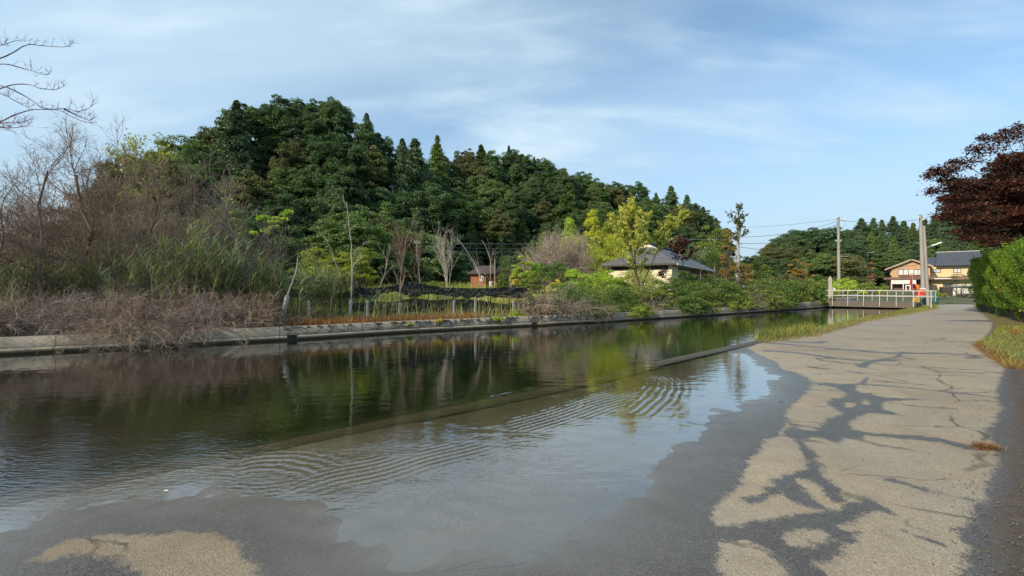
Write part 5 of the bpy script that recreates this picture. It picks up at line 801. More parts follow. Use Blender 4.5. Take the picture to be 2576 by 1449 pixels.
# ------------------------------------------------------------------ hedge
A_ = np.array((32.3, 28.3)); B_ = np.array((15.5, 10.6)); dv = nrm((B_-A_)[None])[0]; nv = np.array((dv[1], -dv[0])) 
nv = nv if nv[0] < 0 else -nv                     # towards the road
Lh = np.linalg.norm(B_-A_); r = rg(44); root = thing('hedge', (A_[0], A_[1], 0), 'tall bright green clipped hedge beside the road with browned patches', 'hedge')
def hedge_pts(n):
    u = r.uniform(-.1, Lh, n); k = r.random(n); z = np.where(k < .66, r.uniform(.15, 3.55, n), 3.55+.22*r.random(n)); v = np.where(k < .66, 0, -r.uniform(0, 1.9, n)); e = r.random(n) < .10
    u = np.where(e, r.uniform(-.15, .1, n), u); v = np.where(e, -r.uniform(0, 1.9, n), v); z = np.where(e, r.uniform(.1, 3.4, n), z)
    bulge = .38*np.sin(np.clip(z/3.4, 0, 1)*1.9)-.2*(z < .6); lump = .09*np.sin(u*1.9+1.1*np.sin(z*2.1))+.12*np.sin(u*4.3+z*3.3)+.10*np.sin(z*5.1+u)
    front = (v > -.01)|e; v2 = v+np.where(front, bulge+lump, bulge*.3); z2 = z+np.where(~front, .14*np.sin(u*2.3)+.1*np.sin(u*5.7+v*3), 0)-np.clip(.35-np.abs(v+.0)*1.2, 0, .35)*(~front)
    u2 = u-np.where(e, bulge*.9+lump, 0); depth = r.exponential(.07, n); v2 -= np.where(front, depth, 0); z2 -= np.where(~front, depth, 0)
    p = A_+dv*u2[:, None]+nv*v2[:, None]; nn = np.where(front[:, None], np.append(nv, .35)[None], np.array((0, 0, 1.))[None]); nn = np.where(e[:, None], np.append(-dv, .3)[None], nn); return np.column_stack((p-A_, z2)), nn+r.normal(size=(n, 3))*.75
p, nn = hedge_pts(170000); V, Fq, rv = leafq(p, nn, .062, r, .6, .3); mk('foliage', V, Fq, L_['hedge'], root, {'v': rv})
p, nn = hedge_pts(5200); k = (p[:, 2] < 1.9+.5*np.sin(p[:, 0]*2)) & (np.sin(p[:, 0]*1.3+1)+np.sin(p[:, 2]*3+p[:, 0]*2) > .3); V, Fq, rv = leafq(p[k]+np.append(nv*.05, 0), nn[k], .09, r, .6, .3); tag(mk('dead_foliage', V, Fq, L_['rust'], root, {'v': rv}), 'browned hedge leaves')
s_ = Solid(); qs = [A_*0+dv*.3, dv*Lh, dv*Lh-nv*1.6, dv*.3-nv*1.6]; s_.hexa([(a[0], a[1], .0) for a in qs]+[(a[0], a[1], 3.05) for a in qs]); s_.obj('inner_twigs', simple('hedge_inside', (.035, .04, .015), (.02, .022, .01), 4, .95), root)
tb = Tubes(); 
for k in range(26): b0 = dv*(k*.9+.2)-nv*.4; tb.add([(b0[0], b0[1], -.1), (b0[0]+nv[0]*.1, b0[1]+nv[1]*.1, .8)], [.03, .02], 5)
tb.obj('stems', barkd, root)
# ------------------------------------------------------------------ maple
mb = np.array((30.4, 23.2, .2)); root = thing('maple_tree', tuple(mb), 'dark purple red maple spreading over the hedge at the right edge', 'tree'); r = rg(66)
tb = Tubes(); trk = curves(r, np.zeros((1, 3)), np.array([(-.05, 0, 1.)]), [5.2], 7, .07); tb.add(trk[0], taper(.20, .11, 7), 8); tb.obj('trunk', bark, root)
cenm = np.array((.6, .2, 6.6)); nsp = 330; d = nrm(r.normal(size=(nsp, 3))); d[:, 2] *= 1.0; fr_ = r.uniform(.35, 1.0, (nsp, 1))**.45; tips = cenm+d*fr_*np.array((4.9, 4.4, 3.3)); tips = tips[tips[:, 2] > 2.9]
ext = np.array([P(2338, 438, 23.0), P(2352, 425, 22.8), P(2345, 478, 23.), P(2372, 500, 22.6), P(2360, 540, 22.8), P(2400, 405, 22.8), P(2450, 372, 23), P(2475, 345, 23.2), P(2530, 330, 23), P(2560, 318, 23.5), P(2390, 460, 22), P(2410, 580, 22.4), P(2440, 600, 22), P(2490, 612, 21.6), P(2375, 452, 23.4), P(2545, 615, 21), P(2400, 520, 22), P(2430, 550, 21.8)])-mb
tips = np.concatenate((tips, ext)); ns = len(tips); st = trk[0][r.integers(2, 7, ns)]; f = np.linspace(0, 1, 8)[None, :, None]; mid = st*.45+tips*.55; mid[:, 2] += 1.0; cv = st[:, None]*(1-f)**2+mid[:, None]*2*f*(1-f)+tips[:, None]*f**2; cv += r.normal(size=cv.shape)*.05*f; tb = Tubes(); tb.add(cv, taper(.045, .008, 8), 5); k_, _ = kids(r, cv, 7, (.4, 1.0), .6, 0, 5, .12, .45, 1); tb.add(k_, taper(.010, .004, 5), 3); tb.obj('branches', barkd, root)
per = 620; outd = nrm((tips-cenm)*np.array((1, 1, .25))); a1 = outd[:, None]; tt = r.uniform(-1, .15, (ns, per, 1)); sd1 = nrm(np.cross(outd, (0, 0, 1.)))[:, None]; wd = .50*np.sqrt(np.clip(.2-tt, .02, 1.2)); p = tips[:, None]+a1*tt*1.35+sd1*r.normal(size=(ns, per, 1))*wd+np.array((0, 0, 1))*(r.normal(size=(ns, per, 1))*.09+.12*(-tt)*0-.12*(tt+.3)**2)
p = p.reshape(-1, 3); V, Fq, rv = leafq(p, r.normal(size=p.shape)*.55+np.array((0, 0, 1.)), .125, r, .62, .1); mk('foliage', V, Fq, L_['maple'], root, {'v': rv})
px_bush('green shrub standing behind the hedge under the maple', 2520, 610, 32, 60, 60, 'bushd', 960, 'round_shrub', 'shrub', None, zb=0, nc=30, per=80)
# ------------------------------------------------------------------ bridge
white_p = simple('white_paint', (.60, .59, .56), (.34, .31, .27), 8, .5, bs=.05)
rl = np.array((.762, .648)); Ab = np.array((25.9, 33.6)); Bb = np.array((31.3, 30.5)); ud = nrm((Bb-Ab)[None])[0]; Lb = np.linalg.norm(Bb-Ab); root = thing('footbridge', (Ab[0], Ab[1], 0), 'small concrete bridge with white pipe railings over the end of the canal', 'bridge')
def bl(u, v, z): p = ud*u+rl*v; return (p[0], p[1], z)
s_ = Solid(); s_.hexa([bl(-.2, 0, .10), bl(Lb-.9, 0, .06), bl(Lb-.9, 3.6, .06), bl(-.2, 3.6, .10)]+[bl(-.2, 0, .56), bl(Lb-.9, 0, .44), bl(Lb-.9, 3.6, .44), bl(-.2, 3.6, .56)]); s_.obj('deck', concm, root, .02)
s_ = Solid(); s_.hexa([bl(-.2, 3.62, -.8), bl(Lb-.9, 3.62, -.8), bl(Lb-.9, 3.9, -.8), bl(-.2, 3.9, -.8)]+[bl(-.2, 3.62, .5), bl(Lb-.9, 3.62, .4), bl(Lb-.9, 3.9, .4), bl(-.2, 3.9, .5)]); s_.obj('back_wall', concm, root)
for v, zb_ in ((-.08, .16), (3.5, .5)):
    tb = Tubes(); rname = 'railing'; rr = thing  # rails of one side
    tb.add([bl(-.1, v, 1.40), bl(Lb*.5, v, 1.385), bl(Lb+.05, v, 1.36)], [.030]*3, 8); tb.add([bl(-.1, v, .98), bl(Lb*.5, v, .965), bl(Lb+.05, v, .93)], [.026]*3, 8)
    ro = tb.obj('railing', white_p, root)
    for k in range(7):
        u = (k+.35)*Lb/6.4; thick = .022 if k < 5 or v > 1 else .036; tb = Tubes(); tb.add([bl(u, v, zb_ if k < 6 or v > 1 else .0), bl(u, v, 1.37)], [thick]*2, 8); tb.obj('post', white_p, ro)
# gate post
wood_w = simple('weathered_wood', (.42, .39, .34), (.26, .23, .19), 6, .9, stretch=(1, 1, .15), bs=.4)
q = P(2088, 760, 34.2); s_ = Solid(); s_.box(-.12, .12, -.12, .12, -.5, 2.35); s_.poly([(-.12, -.12, 2.35), (.12, -.12, 2.35), (.12, .12, 2.35), (-.12, .12, 2.35), (.02, .0, 2.62)], [(0, 1, 4), (1, 2, 4), (2, 3, 4), (3, 0, 4)]); root = thing('gate_post', (q[0], q[1], 0), 'tall weathered square post at the left end of the bridge', 'post', rz=-.5)
s_.obj('post', wood_w, root, .01); s_ = Solid(); s_.box(.12, .34, -.03, .03, 1.42, 1.60); s_.obj('plate', white_p, root)
# ------------------------------------------------------------------ poles and wires
conc_p = simple('pole_concrete', (.33, .315, .285), (.24, .225, .20), 2.5, .85, stretch=(1, 1, .2)); steel = simple('galvanised', (.5, .51, .5), (.38, .38, .37), 8, .45, .5); cer = simple('white_insulator', (.8, .8, .78), (.7, .7, .68), 6, .3)
poles = {}
def pole(key, lab, xb, xt, yt, Y, r0, zb, arms, steps=True, extra=None):
    b = np.array((XW(xb, Y), Y, zb)); tp = P(xt, yt, Y); root = thing('utility_pole', tuple(b), lab, 'pole', 'utility poles'); tb = Tubes(); tb.add([(0, 0, -.5), tuple((tp-b)*.5), tuple(tp-b)], [r0, r0*.86, r0*.72], 14); tb.obj('pole', conc_p, root)
    H_ = (tp-b)[2]
    for (zf, wd, az, ni) in arms:
        c = (tp-b)*zf; s_ = Solid(); dx, dy = math.cos(az)*wd/2, math.sin(az)*wd/2; s_.beam((c[0]-dx, c[1]-dy, c[2]), (c[0]+dx, c[1]+dy, c[2]), .07, .07); ar = s_.obj('crossarm', steel, root)
        for k in range(ni):
            f_ = (k/(ni-1)-.5)*2*.92; tb = Tubes(); tb.add([(c[0]+dx*f_, c[1]+dy*f_, c[2]+.03), (c[0]+dx*f_, c[1]+dy*f_, c[2]+.12), (c[0]+dx*f_, c[1]+dy*f_, c[2]+.20)], [.03, .055, .03], 8); tb.obj('insulator', cer, ar)
    if steps:
        tb = Tubes()
        for k in range(int(H_/.9)-2):
            z_ = 1.8+k*.9; c = (tp-b)*(z_/H_); a = (k % 2)*math.pi; tb.add([(c[0], c[1], z_), (c[0]+math.cos(a)*(r0+.13), c[1]+math.sin(a)*(r0+.13), z_)], [.014, .014], 5)
        tb.obj('steps', steel, root)
    poles[key] = (b, tp); return root, b, tp
pr, b, tp = pole('A', 'tall concrete utility pole left of the brown house', 2111, 2109, 545.5, 57, .20, .2, [(.955, 1.5, -.6, 3), (.985, .7, .5, 2), (.70, .6, -.6, 2)])
s_ = Solid(); s_.box(-.05, .9, -.35, -.25, (tp-b)[2]*.51, (tp-b)[2]*.51+.06); s_.obj('bracket', white_p, pr)
tb = Tubes(); c = tp-b; tb.add([(c[0]+.1, -.1, c[2]*.96), (c[0]+.75, -.3, c[2]*.935), (c[0]+.85, -.3, c[2]*.90), (c[0]+.25, -.1, c[2]*.86)], [.018]*4, 5); tb.obj('jumper_cable', blackm, pr)
pole('B', 'taller of the two poles beside the bridge, stepped and slightly leaning', 2324, 2315.6, 540, 43, .19, 0, [(.955, .9, .4, 2), (.93, .5, 1.6, 2)])
pr, b, tp = pole('C', 'shorter slim pole beside the bridge carrying a street light', 2336, 2324.6, 567.6, 35, .115, 0, [], steps=False)
c = (tp-b)*.72; tb = Tubes(); tb.add([tuple(c), (c[0]+.35, c[1]-.1, c[2]+.16), (c[0]+.5, c[1]-.15, c[2]+.24)], [.025]*3, 6); la = tb.obj('lamp_arm', steel, pr); s_ = Solid(); s_.beam((c[0]+.42, c[1]-.13, c[2]+.2), (c[0]+1.05, c[1]-.3, c[2]+.48), .16, .09); s_.obj('lamp_head', cer, la, .02)
pole('D', 'pale concrete pole behind the thin small leaved tree', 1857.5, 1856.5, 584, 48, .19, 1.0, [(.80, .7, -.4, 2)])
pole('E', 'small far pole with white insulators right of the grey roof', 1798, 1798, 601, 78, .16, 1.0, [(.985, 2.4, -.2, 4)], steps=False)
pole('F', 'thin leaning pole behind the torn net', 1046.5, 1049.7, 604, 40, .085, 1.2, [(.94, .5, .3, 2)], steps=False)
pole('G', 'far pole with a white crossarm left of the brown house', 2183.5, 2183, 634, 96, .15, 1.0, [(.99, 2.2, -.5, 3)], steps=False)
wirem = simple('wire', (.06, .06, .06), (.05, .05, .05), 4, .6); wireg = simple('wire_grey', (.30, .31, .30), (.25, .25, .25), 4, .6)
def wire(lab, pts, sag, mat=wirem, rad=.022):
    tb = Tubes(); a = np.array(pts[0]); b = np.array(pts[1]); f = np.linspace(0, 1, 26)[:, None]; L = a*(1-f)+b*f; L[:, 2] -= (4*f*(1-f))[:, 0]*sag; tb.add(L, [rad]*26, 4); tag(tb.obj('overhead_wire', mat), lab, 'wire', 'overhead wires')
At = poles['A'][1]; Bt = poles['B'][1]; Ct = poles['C'][1]; Dt = poles['D'][1]; Et = poles['E'][1]; Ft = poles['F'][1]
wire('top wire running from the tall pole to the stepped pole', (At-(0, 0, .4), Bt-(0, 0, .5)), .35); wire('middle wire sagging from the tall pole towards the stepped pole', (At-(0, 0, 3.6), Bt-(0, 0, 3.9)), .9); wire('lower wire from the tall pole fading into the cedars', (At-(0, 0, 4.3), Bt-(0, 0, 5.2)), 1.2)
wire('wire rising from the pale pole to the top of the tall pole', (Dt-(0, 0, .6), At-(0, 0, .6)), .5); wire('second wire between the pale pole and the tall pole', (Dt-(0, 0, 1.3), At-(0, 0, .9)), .9); wire('faint upper wire left of the tall pole', (P(1840, 572, 80), At-(0, 0, .3)), .3, rad=.018); wire('low wire between the pale pole and the tall pole', (Dt-(0, 0, 1.7), At-(0, 0, 3.4)), .8)
wire('wire from the small far pole to the left over the roof', (Et-(.9, 0, -.1), P(1500, 604, 66)), .3, wireg, .03); wire('wire in front of the hill from the small far pole', (Et-(0, 0, .2), P(1560, 575, 70)), .5, wireg, .02)
for j, (y0, y1) in enumerate([(610, 611), (620, 624), (631, 629), (634, 634)]):
    wire(['uppermost', 'second', 'third', 'lowest'][j]+' pale wire crossing the dark wood left of the bamboo', (P(1050, y0, 40.1), P(1440, y1, 52)), .15, wireg, .014)
wire('guy wire slanting from the stepped pole to the brown house roof', (Bt-(0, 0, 4.2), P(2216, 690, 72)), .2, wireg, .02)
# ------------------------------------------------------------------ houses
class Facade:
    def __init__(s, px, Y, ang): s.O = np.array((XW(px, Y), Y)); s.a = ang; s.d = np.array((math.cos(ang), math.sin(ang)))
    def uz(s, px, py):
        k = (px-CX)/F; u = (s.O[0]-k*s.O[1])/(k*s.d[1]-s.d[0]); Y = s.O[1]+u*s.d[1]; return u, ZW(py, Y)
    def u(s, px): return s.uz(px, 700)[0]
def tilemat(name, c, c2, sc=3.2):
    m, t, o = newmat(name); tcx = t.nodes.new('ShaderNodeTexCoord'); wv = t.nodes.new('ShaderNodeTexWave'); wv.wave_type = 'BANDS'; wv.bands_direction = 'X'; wv.inputs['Scale'].default_value = sc; wv.inputs['Distortion'].default_value = 0.2; t.links.new(tcx.outputs['Object'], wv.inputs[0])
    wz = t.nodes.new('ShaderNodeTexWave'); wz.wave_type = 'BANDS'; wz.bands_direction = 'Z'; wz.wave_profile = 'SAW'; wz.inputs['Scale'].default_value = 2.2; t.links.new(tcx.outputs['Object'], wz.inputs[0]); n = noise(t, 3, 4)
    h = M_('ADD', wv.outputs['Fac'], M_('MULTIPLY', wz.outputs['Fac'], .6, t), t); col = mixc(t, rng_(t, n, .3, .7), c, c2); col = mixc(t, rng_(t, h, .1, .45, .5, 0), col, tuple(v*.5 for v in c)); pbr(t, o, col, .38, bump(t, h, .6, .06)); return m
tile_b = tilemat('roof_tile_dark', (.055, .06, .075), (.09, .095, .115)); tile_g = tilemat('roof_slate_grey', (.085, .080, .082), (.125, .118, .120), 2.0); tile_br = tilemat('roof_tile_brown', (.16, .09, .075), (.23, .15, .12))
wall_o = simple('wall_orange', (.50, .31, .19), (.43, .26, .15), 1.5, .85, bs=.1); wall_y = simple('wall_yellow', (.66, .53, .30), (.58, .44, .24), .8, .85, bs=.1); wall_c = simple('wall_cream', (.74, .66, .50), (.62, .54, .40), .8, .85, bs=.1); wall_r = simple('wall_redbrown', (.19, .075, .055), (.14, .055, .04), 3, .8); wood_r = simple('wood_red', (.36, .135, .055), (.24, .09, .04), 5, .85, stretch=(1, 1, .1), bs=.4); trim_w = simple('trim_white', (.72, .70, .65), (.6, .58, .53), 3, .7); trim_d = simple('trim_dark', (.05, .035, .03), (.035, .025, .02), 3, .6); pinkt = simple('fascia_pink', (.45, .33, .28), (.38, .27, .22), 3, .7)
m, t, o = newmat('window_glass'); pbr(t, o, (.10, .11, .12), .12, spec=.6); glassm = m
curt = simple('window_curtain', (.60, .60, .57), (.48, .49, .47), 2, .5)
def quadslab(v4, th=.12):
    """4 corner points -> slab thickened downward"""
    a = np.array(v4, float); n = np.cross(a[1]-a[0], a[3]-a[0]); n = n/np.linalg.norm(n); n = n if n[2] > 0 else -n; lo = a-n*th; s_ = Solid(); s_.poly([tuple(q) for q in lo]+[tuple(q) for q in a], [(3, 2, 1, 0), (4, 5, 6, 7), (0, 1, 5, 4), (1, 2, 6, 5), (2, 3, 7, 6), (3, 0, 4, 7)]); return s_
def window(par, u0, u1, z0, z1, y=-.0, nm='window', split=2, cols=(0, 1)):
    s_ = Solid(); s_.box(u0-.07, u1+.07, y-.10, y-.003, z0-.07, z0); s_.box(u0-.07, u1+.07, y-.10, y-.003, z1, z1+.07); s_.box(u0-.07, u0, y-.09, y-.003, z0, z1); s_.box(u1, u1+.07, y-.09, y-.003, z0, z1)
    for k in range(1, split): c = u0+(u1-u0)*k/split; s_.box(c-.03, c+.03, y-.08, y-.003, z0, z1)
    f_ = s_.obj(nm, trim_d if nm == 'window' else trim_w, par)
    for k in range(split):
        a = u0+(u1-u0)*k/split+.03*(k > 0); b = u0+(u1-u0)*(k+1)/split-.03*(k < split-1); s_ = Solid(); s_.box(a+.002, b-.002, y-.03, y-.006, z0+.002, z1-.002); s_.obj('pane', curt if (k in cols) else glassm, f_)
    return f_
# brown house
fb = Facade(*k1(1415, 900)[:1], 84, R(-40)); root = thing('brown_house', (fb.O[0], fb.O[1], 0), 'two storey orange brown house with gable front and garage below', 'house', 'houses at the end of the road', fb.a)
U = lambda cx: fb.u(k1(cx, 0)[0]); Zc = lambda cx, cy: fb.uz(*k1(cx, cy))[1]
uL, uR = U(1212), U(1608); ze = Zc(1212, 822); za = Zc(1415, 742); zb = Zc(1415, 1075); zm = Zc(1415, 940); D = 8.0; u0 = 0.0
s_ = Solid(); s_.poly([(uL, 0, zm), (uR, 0, zm), (uR, 0, ze-.02), (u0, 0, za-.15), (uL, 0, ze-.02), (uL, D, zm), (uR, D, zm), (uR, D, ze-.02), (u0, D, za-.15), (uL, D, ze-.02)], [(0, 1, 2, 3, 4), (9, 8, 7, 6, 5), (0, 5, 6, 1), (1, 6, 7, 2), (4, 9, 5, 0), (2, 7, 8, 3), (3, 8, 9, 4)]); s_.obj('upper_wall', wall_o, root)
s_ = Solid(); s_.box(uL+.02, uR-.02, .01, D-.01, zb-1.2, zm-.003); s_.obj('lower_wall', wall_r, root)
eL, eR = U(1140), U(1640); sl_ = (za-ze)/(u0-uL); zl = za-(u0-eL)*sl_*.98; zr = za-(eR-u0)*sl_*.98
rf = quadslab([(eL, -.6, zl), (u0, -.6, za), (u0, D+.4, za), (eL, D+.4, zl)], .16).obj('roof', tile_b, root); quadslab([(u0+.003, -.6, za), (eR, -.6, zr), (eR, D+.4, zr), (u0+.003, D+.4, za)], .16).obj('roof', tile_b, root)
s_ = Solid(); s_.beam((eL, -.64, zl-.12), (u0, -.64, za-.12), .06, .26); s_.beam((u0, -.64, za-.12), (eR, -.64, zr-.12), .06, .26); s_.obj('gable_board', pinkt, root)
window(root, U(1283), U(1383), Zc(1283, 905), Zc(1283, 850)); window(root, U(1443), U(1522), Zc(1443, 905), Zc(1443, 850))
s_ = Solid(); s_.box(U(1285), U(1600), -.03, -.003, zm, Zc(1285, 912)); s_.obj('brown_panel', wall_r, root)
s_ = Solid(); s_.box(U(1390), U(1437), -.06, -.035, Zc(1400, 892), Zc(1400, 855)); s_.obj('balcony_grille', trim_w, root)
s_ = Solid(); s_.box(uL-.12, uL-.003, .5, 3.0, Zc(1212, 905), Zc(1212, 850)); s_.box(uL-.12, uL-.003, 3.6, 5.6, Zc(1212, 905), Zc(1212, 850)); s_.obj('side_window', trim_w, root)
quadslab([(U(1130), -1.5, zm-.18), (U(1640), -1.5, zm-.18), (U(1640), -.002, zm+.28), (U(1130), -.002, zm+.28)], .12).obj('porch_roof', tile_br, root)
s_ = Solid(); s_.box(U(1203), U(1456), -1.35, -1.2, Zc(1300, 998), Zc(1300, 952)); s_.obj('fascia_board', trim_w, root)
for cx in (1207, 1327, 1452): s_ = Solid(); s_.box(U(cx)-.07, U(cx)+.07, -1.32, -1.2, zb-1.0, Zc(1300, 998)-.002); s_.obj('porch_post', trim_w, root)
for c0, c1 in ((1216, 1322), (1333, 1446)): s_ = Solid(); s_.box(U(c0), U(c1), -.06, -.02, zb-1, Zc(1300, 1012)); s_.obj('shutter', simple('shutter_brown', (.17, .085, .065), (.12, .06, .045), 4, .6, stretch=(1, 1, 8)), root)
# yellow house
fy = Facade(*k1(1600, 900)[:1], 84, R(-38)); root = thing('yellow_house', (fy.O[0], fy.O[1], 0), 'pale yellow house with dark glossy tiled roof right of the brown house', 'house', 'houses at the end of the road', fy.a)
U = lambda cx: fy.u(k1(cx, 0)[0]); Zc = lambda cx, cy: fy.uz(*k1(cx, cy))[1]
zE = Zc(1700, 812); zb = Zc(1700, 1110); zr_ = Zc(1700, 712)+.95; u1, u2 = U(1612), U(2120); D = 7
s_ = Solid(); s_.box(u1, u2, 0, D, zb-1, zE+.05); s_.obj('wall', wall_y, root)
e1, e2 = U(1690), u2+.6
quadslab([(e1-.5, -.9, zE), (e2, -.9, zE), (e2, D/2, zr_), (e1+.3, D/2, zr_)], .16).obj('roof', tile_b, root); quadslab([(e1+.3, D/2+.003, zr_), (e2, D/2+.003, zr_), (e2, D+.9, zE), (e1-.5, D+.9, zE)], .16).obj('roof', tile_b, root)
s_ = Solid(); s_.beam((e1+.1, D/2, zr_+.06), (e2, D/2, zr_+.06), .22, .16); s_.obj('ridge', steel, root)
zq = Zc(1560, 765)+.9; quadslab([(u1-.8, -.5, Zc(1600, 805)), (e1+.2, -.5, Zc(1600, 805)), (e1+.2, 3, zq), (u1-.8, 3, zq)], .14).obj('side_roof', tile_b, root)
window(root, U(1622), U(1712), Zc(1660, 875), Zc(1660, 848)); window(root, U(1850), U(1920), Zc(1860, 880), Zc(1860, 842), nm='window'); window(root, U(1745), U(1815), Zc(1760, 1020), Zc(1760, 985), cols=()); window(root, U(1560), U(1600), Zc(1560, 1025), Zc(1560, 985), split=3) if False else None
quadslab([(u1-.2, -1.2, Zc(1700, 955)), (u2, -1.2, Zc(1700, 955)), (u2, -.002, Zc(1700, 925)), (u1-.2, -.002, Zc(1700, 925))], .12).obj('porch_roof', tile_br, root); s_ = Solid(); s_.box(U(1618), U(1810), -1.28, -1.21, Zc(1700, 948), Zc(1700, 939)); s_.obj('gutter', trim_w, root)
# pale house with grey hip roof
C0 = np.array((14.6, 36.2)); L0 = np.array((9.2, 41.0)); R0 = np.array((25.4, 51.4)); sx_ = L0-C0; lx_ = R0-C0; ls, ll = np.linalg.norm(sx_), np.linalg.norm(lx_); a_ = math.atan2(lx_[1], lx_[0])
root = thing('pale_house', (C0[0], C0[1], 0), 'single storey cream house with grey hipped roof half hidden by bushes', 'house', rz=a_); g = 0.9; ez = 3.85; rz_ = 6.0
s_ = Solid(); s_.box(.6, ll-.6, .6, ls-.6, g-1, ez+.02); s_.obj('wall', wall_c, root)
def rp(x, y, z): return (x, y, z)
hs = [(0, 0, ez), (ll, 0, ez), (ll, ls, ez), (0, ls, ez), (3.6, ls/2, rz_), (ll-3.6, ls/2, rz_)]; s_ = Solid(); s_.poly(hs+[(x, y, z-.16) for x, y, z in hs[:4]], [(0, 1, 5, 4), (2, 3, 4, 5), (3, 0, 4), (1, 2, 5), (0, 6, 7, 1), (1, 7, 8, 2), (2, 8, 9, 3), (3, 9, 6, 0), (9, 8, 7, 6)]); s_.obj('roof', tile_g, root)
s_ = Solid(); s_.poly([(3.0, ls/2-1.0, rz_-.55), (3.0, ls/2+1.0, rz_-.55), (3.0, ls/2, rz_+.05), (4.0, ls/2-1.0, rz_-.55), (4.0, ls/2+1.0, rz_-.55), (4.0, ls/2, rz_+.05)], [(0, 2, 1), (3, 4, 5), (0, 3, 5, 2), (1, 2, 5, 4), (0, 1, 4, 3)]); s_.obj('gablet', wall_c, root)
s_ = Solid(); s_.beam((2.8, ls/2, rz_+.12), (ll-3.4, ls/2, rz_+.12), .3, .2); s_.obj('ridge', tile_g, root)
s_ = Solid(); s_.box(-.06, ll, -.07, -.003, ez-.22, ez-.04); s_.obj('gutter', trim_w, root)
s_ = Solid(); s_.box(-.02, ll-.0, .0, .55, ez-1.3, ez-.9) if False else s_.box(.57, .598, .9, ls-.9, ez-.55, ez-.2); s_.obj('eave_shade_strip', trim_d, root)  # dark strip set in for the shade under the eave
s_ = Solid(); s_.box(3, ll-1.2, .52, .598, g, ez-.3); s_.obj('dark_shutters', trim_d, root)
for u in (ll-1.4, ll-5, ll-8.5): s_ = Solid(); s_.box(u-.1, u+.1, .05, .25, g-.5, ez-.15); s_.beam((u-.8, .15, ez-.3), (u, .15, ez-1.1), .09, .09); s_.obj('timber_post', wood_r, root)
window(root, 0, .01, 0, .01, y=99) if False else None
# shed
fs = Facade(1184, 42, R(-14)); root = thing('wooden_shed', (fs.O[0], fs.O[1], 0), 'small reddish brown plank shed with dark roof at the foot of the wood', 'shed', rz=fs.a)
u1, u2 = 0, fs.u(1222); u3 = fs.u(1246); D_ = 2.2; z0 = fs.uz(1200, 722)[1]; z1 = fs.uz(1200, 687)[1]; z2 = fs.uz(1210, 667)[1]; s_ = Solid(); s_.box(u1, u2, 0, 2.2, z0-.8, z1); s_.obj('wall', wood_r, root); s_ = Solid(); s_.box(u2+.002, u3, .5, 2.2, z0-.8, z1-.02); s_.obj('side_bay', wood_r, root)
s_ = Solid(); hs = [(-.25, -.3, z1), (u3+.2, -.3, z1), (u3+.2, 2.5, z1), (-.25, 2.5, z1), (.6, 1.1, z2), (u3-.5, 1.1, z2)]; s_.poly(hs+[(x, y, z-.12) for x, y, z in hs[:4]], [(0, 1, 5, 4), (2, 3, 4, 5), (3, 0, 4), (1, 2, 5), (0, 6, 7, 1), (1, 7, 8, 2), (2, 8, 9, 3), (3, 9, 6, 0), (9, 8, 7, 6)]); s_.obj('roof', simple('shed_roof', (.07, .05, .05), (.045, .035, .035), 4, .8), root)
window(root, fs.u(1209), fs.u(1215), fs.uz(1210, 706)[1], fs.uz(1210, 695)[1], nm='white_window', cols=())
s_ = Solid(); s_.box(fs.u(1223)+.05, fs.u(1231), .42, .495, z0, fs.uz(1225, 704)[1]); s_.obj('door', trim_d, root); s_ = Solid(); s_.box(fs.u(1229), fs.u(1235), .2, .3, z0+.0, fs.uz(1225, 707)[1]); s_.obj('notice_board', trim_w, root)
q = P(1245, 720, 41); tb = Tubes(); tb.add([(q[0], q[1], 1.0), (q[0], q[1], ZW(651, 41))], [.05, .035], 8); tag(tb.obj('wooden_post', pale_bark), 'thin pale post standing right of the brown shed', 'post')
# white garden shed, stone wall, pine
fw = Facade(2398, 58, R(-38)); root = thing('white_shed', (fw.O[0], fw.O[1], 0), 'low white panel shed right of the houses behind the stone wall', 'shed', rz=fw.a); u2 = fw.u(2452); z0 = fw.uz(2400, 746)[1]; z1 = fw.uz(2400, 721)[1]
s_ = Solid(); s_.box(0, u2, 0, 2.2, z0-.4, z1); [s_.box(u2*k/5-.03, u2*k/5+.03, -.03, -.003, z0-.4, z1-.02) for k in range(1, 5)]; s_.obj('wall', trim_w, root); quadslab([(-.2, -.25, z1+.01), (u2+.2, -.25, z1+.01), (u2+.2, 2.4, z1+.22), (-.2, 2.4, z1+.22)], .07).obj('roof', steel, root)
s_ = Solid(); s_.box(-1.1, -.06, .3, 2.0, z0-.4, z1-.05); s_.obj('dark_annex', trim_d, root)
stone = simple('stone_wall', (.13, .12, .10), (.06, .055, .05), 2.2, .95, bs=1.0, bd=.15); r = rg(14); root = thing('stone_wall', tuple(G(2400, 752)), 'low dark boulder wall at the road bend in front of the white shed', 'wall'); q0 = G(2385, 752); q1 = G(2470, 755); V = []; 
import bmesh
bm = bmesh.new()
for k in range(26):
    f_ = k/25; c = q0*(1-f_)+q1*f_; bmesh.ops.create_icosphere(bm, subdivisions=2, radius=1); 
    for v in bm.verts[-42:]:
        n_ = 1+.18*math.sin(v.co.x*5+k)+.15*math.sin(v.co.z*6+k*2); v.co = (c[0]-G(2400, 752)[0]+v.co.x*.55*n_, c[1]-G(2400, 752)[1]+v.co.y*.5*n_, .18+(k % 2)*.22+v.co.z*.36*n_)
me = bpy.data.meshes.new('boulders'); bm.to_mesh(me); me.materials.append(stone); ob = bpy.data.objects.new('boulders', me); S.collection.objects.link(ob); ob.parent = root
px_bush('dark green cloud pruned pine before the yellow house', 2413, 677, 55, 56, 46, 'dark', 971, 'garden_pine', 'tree', None, nc=16, per=240, leaf=.12, flat=.22, cr=(.28, .42), zb=.1, asp=.3)
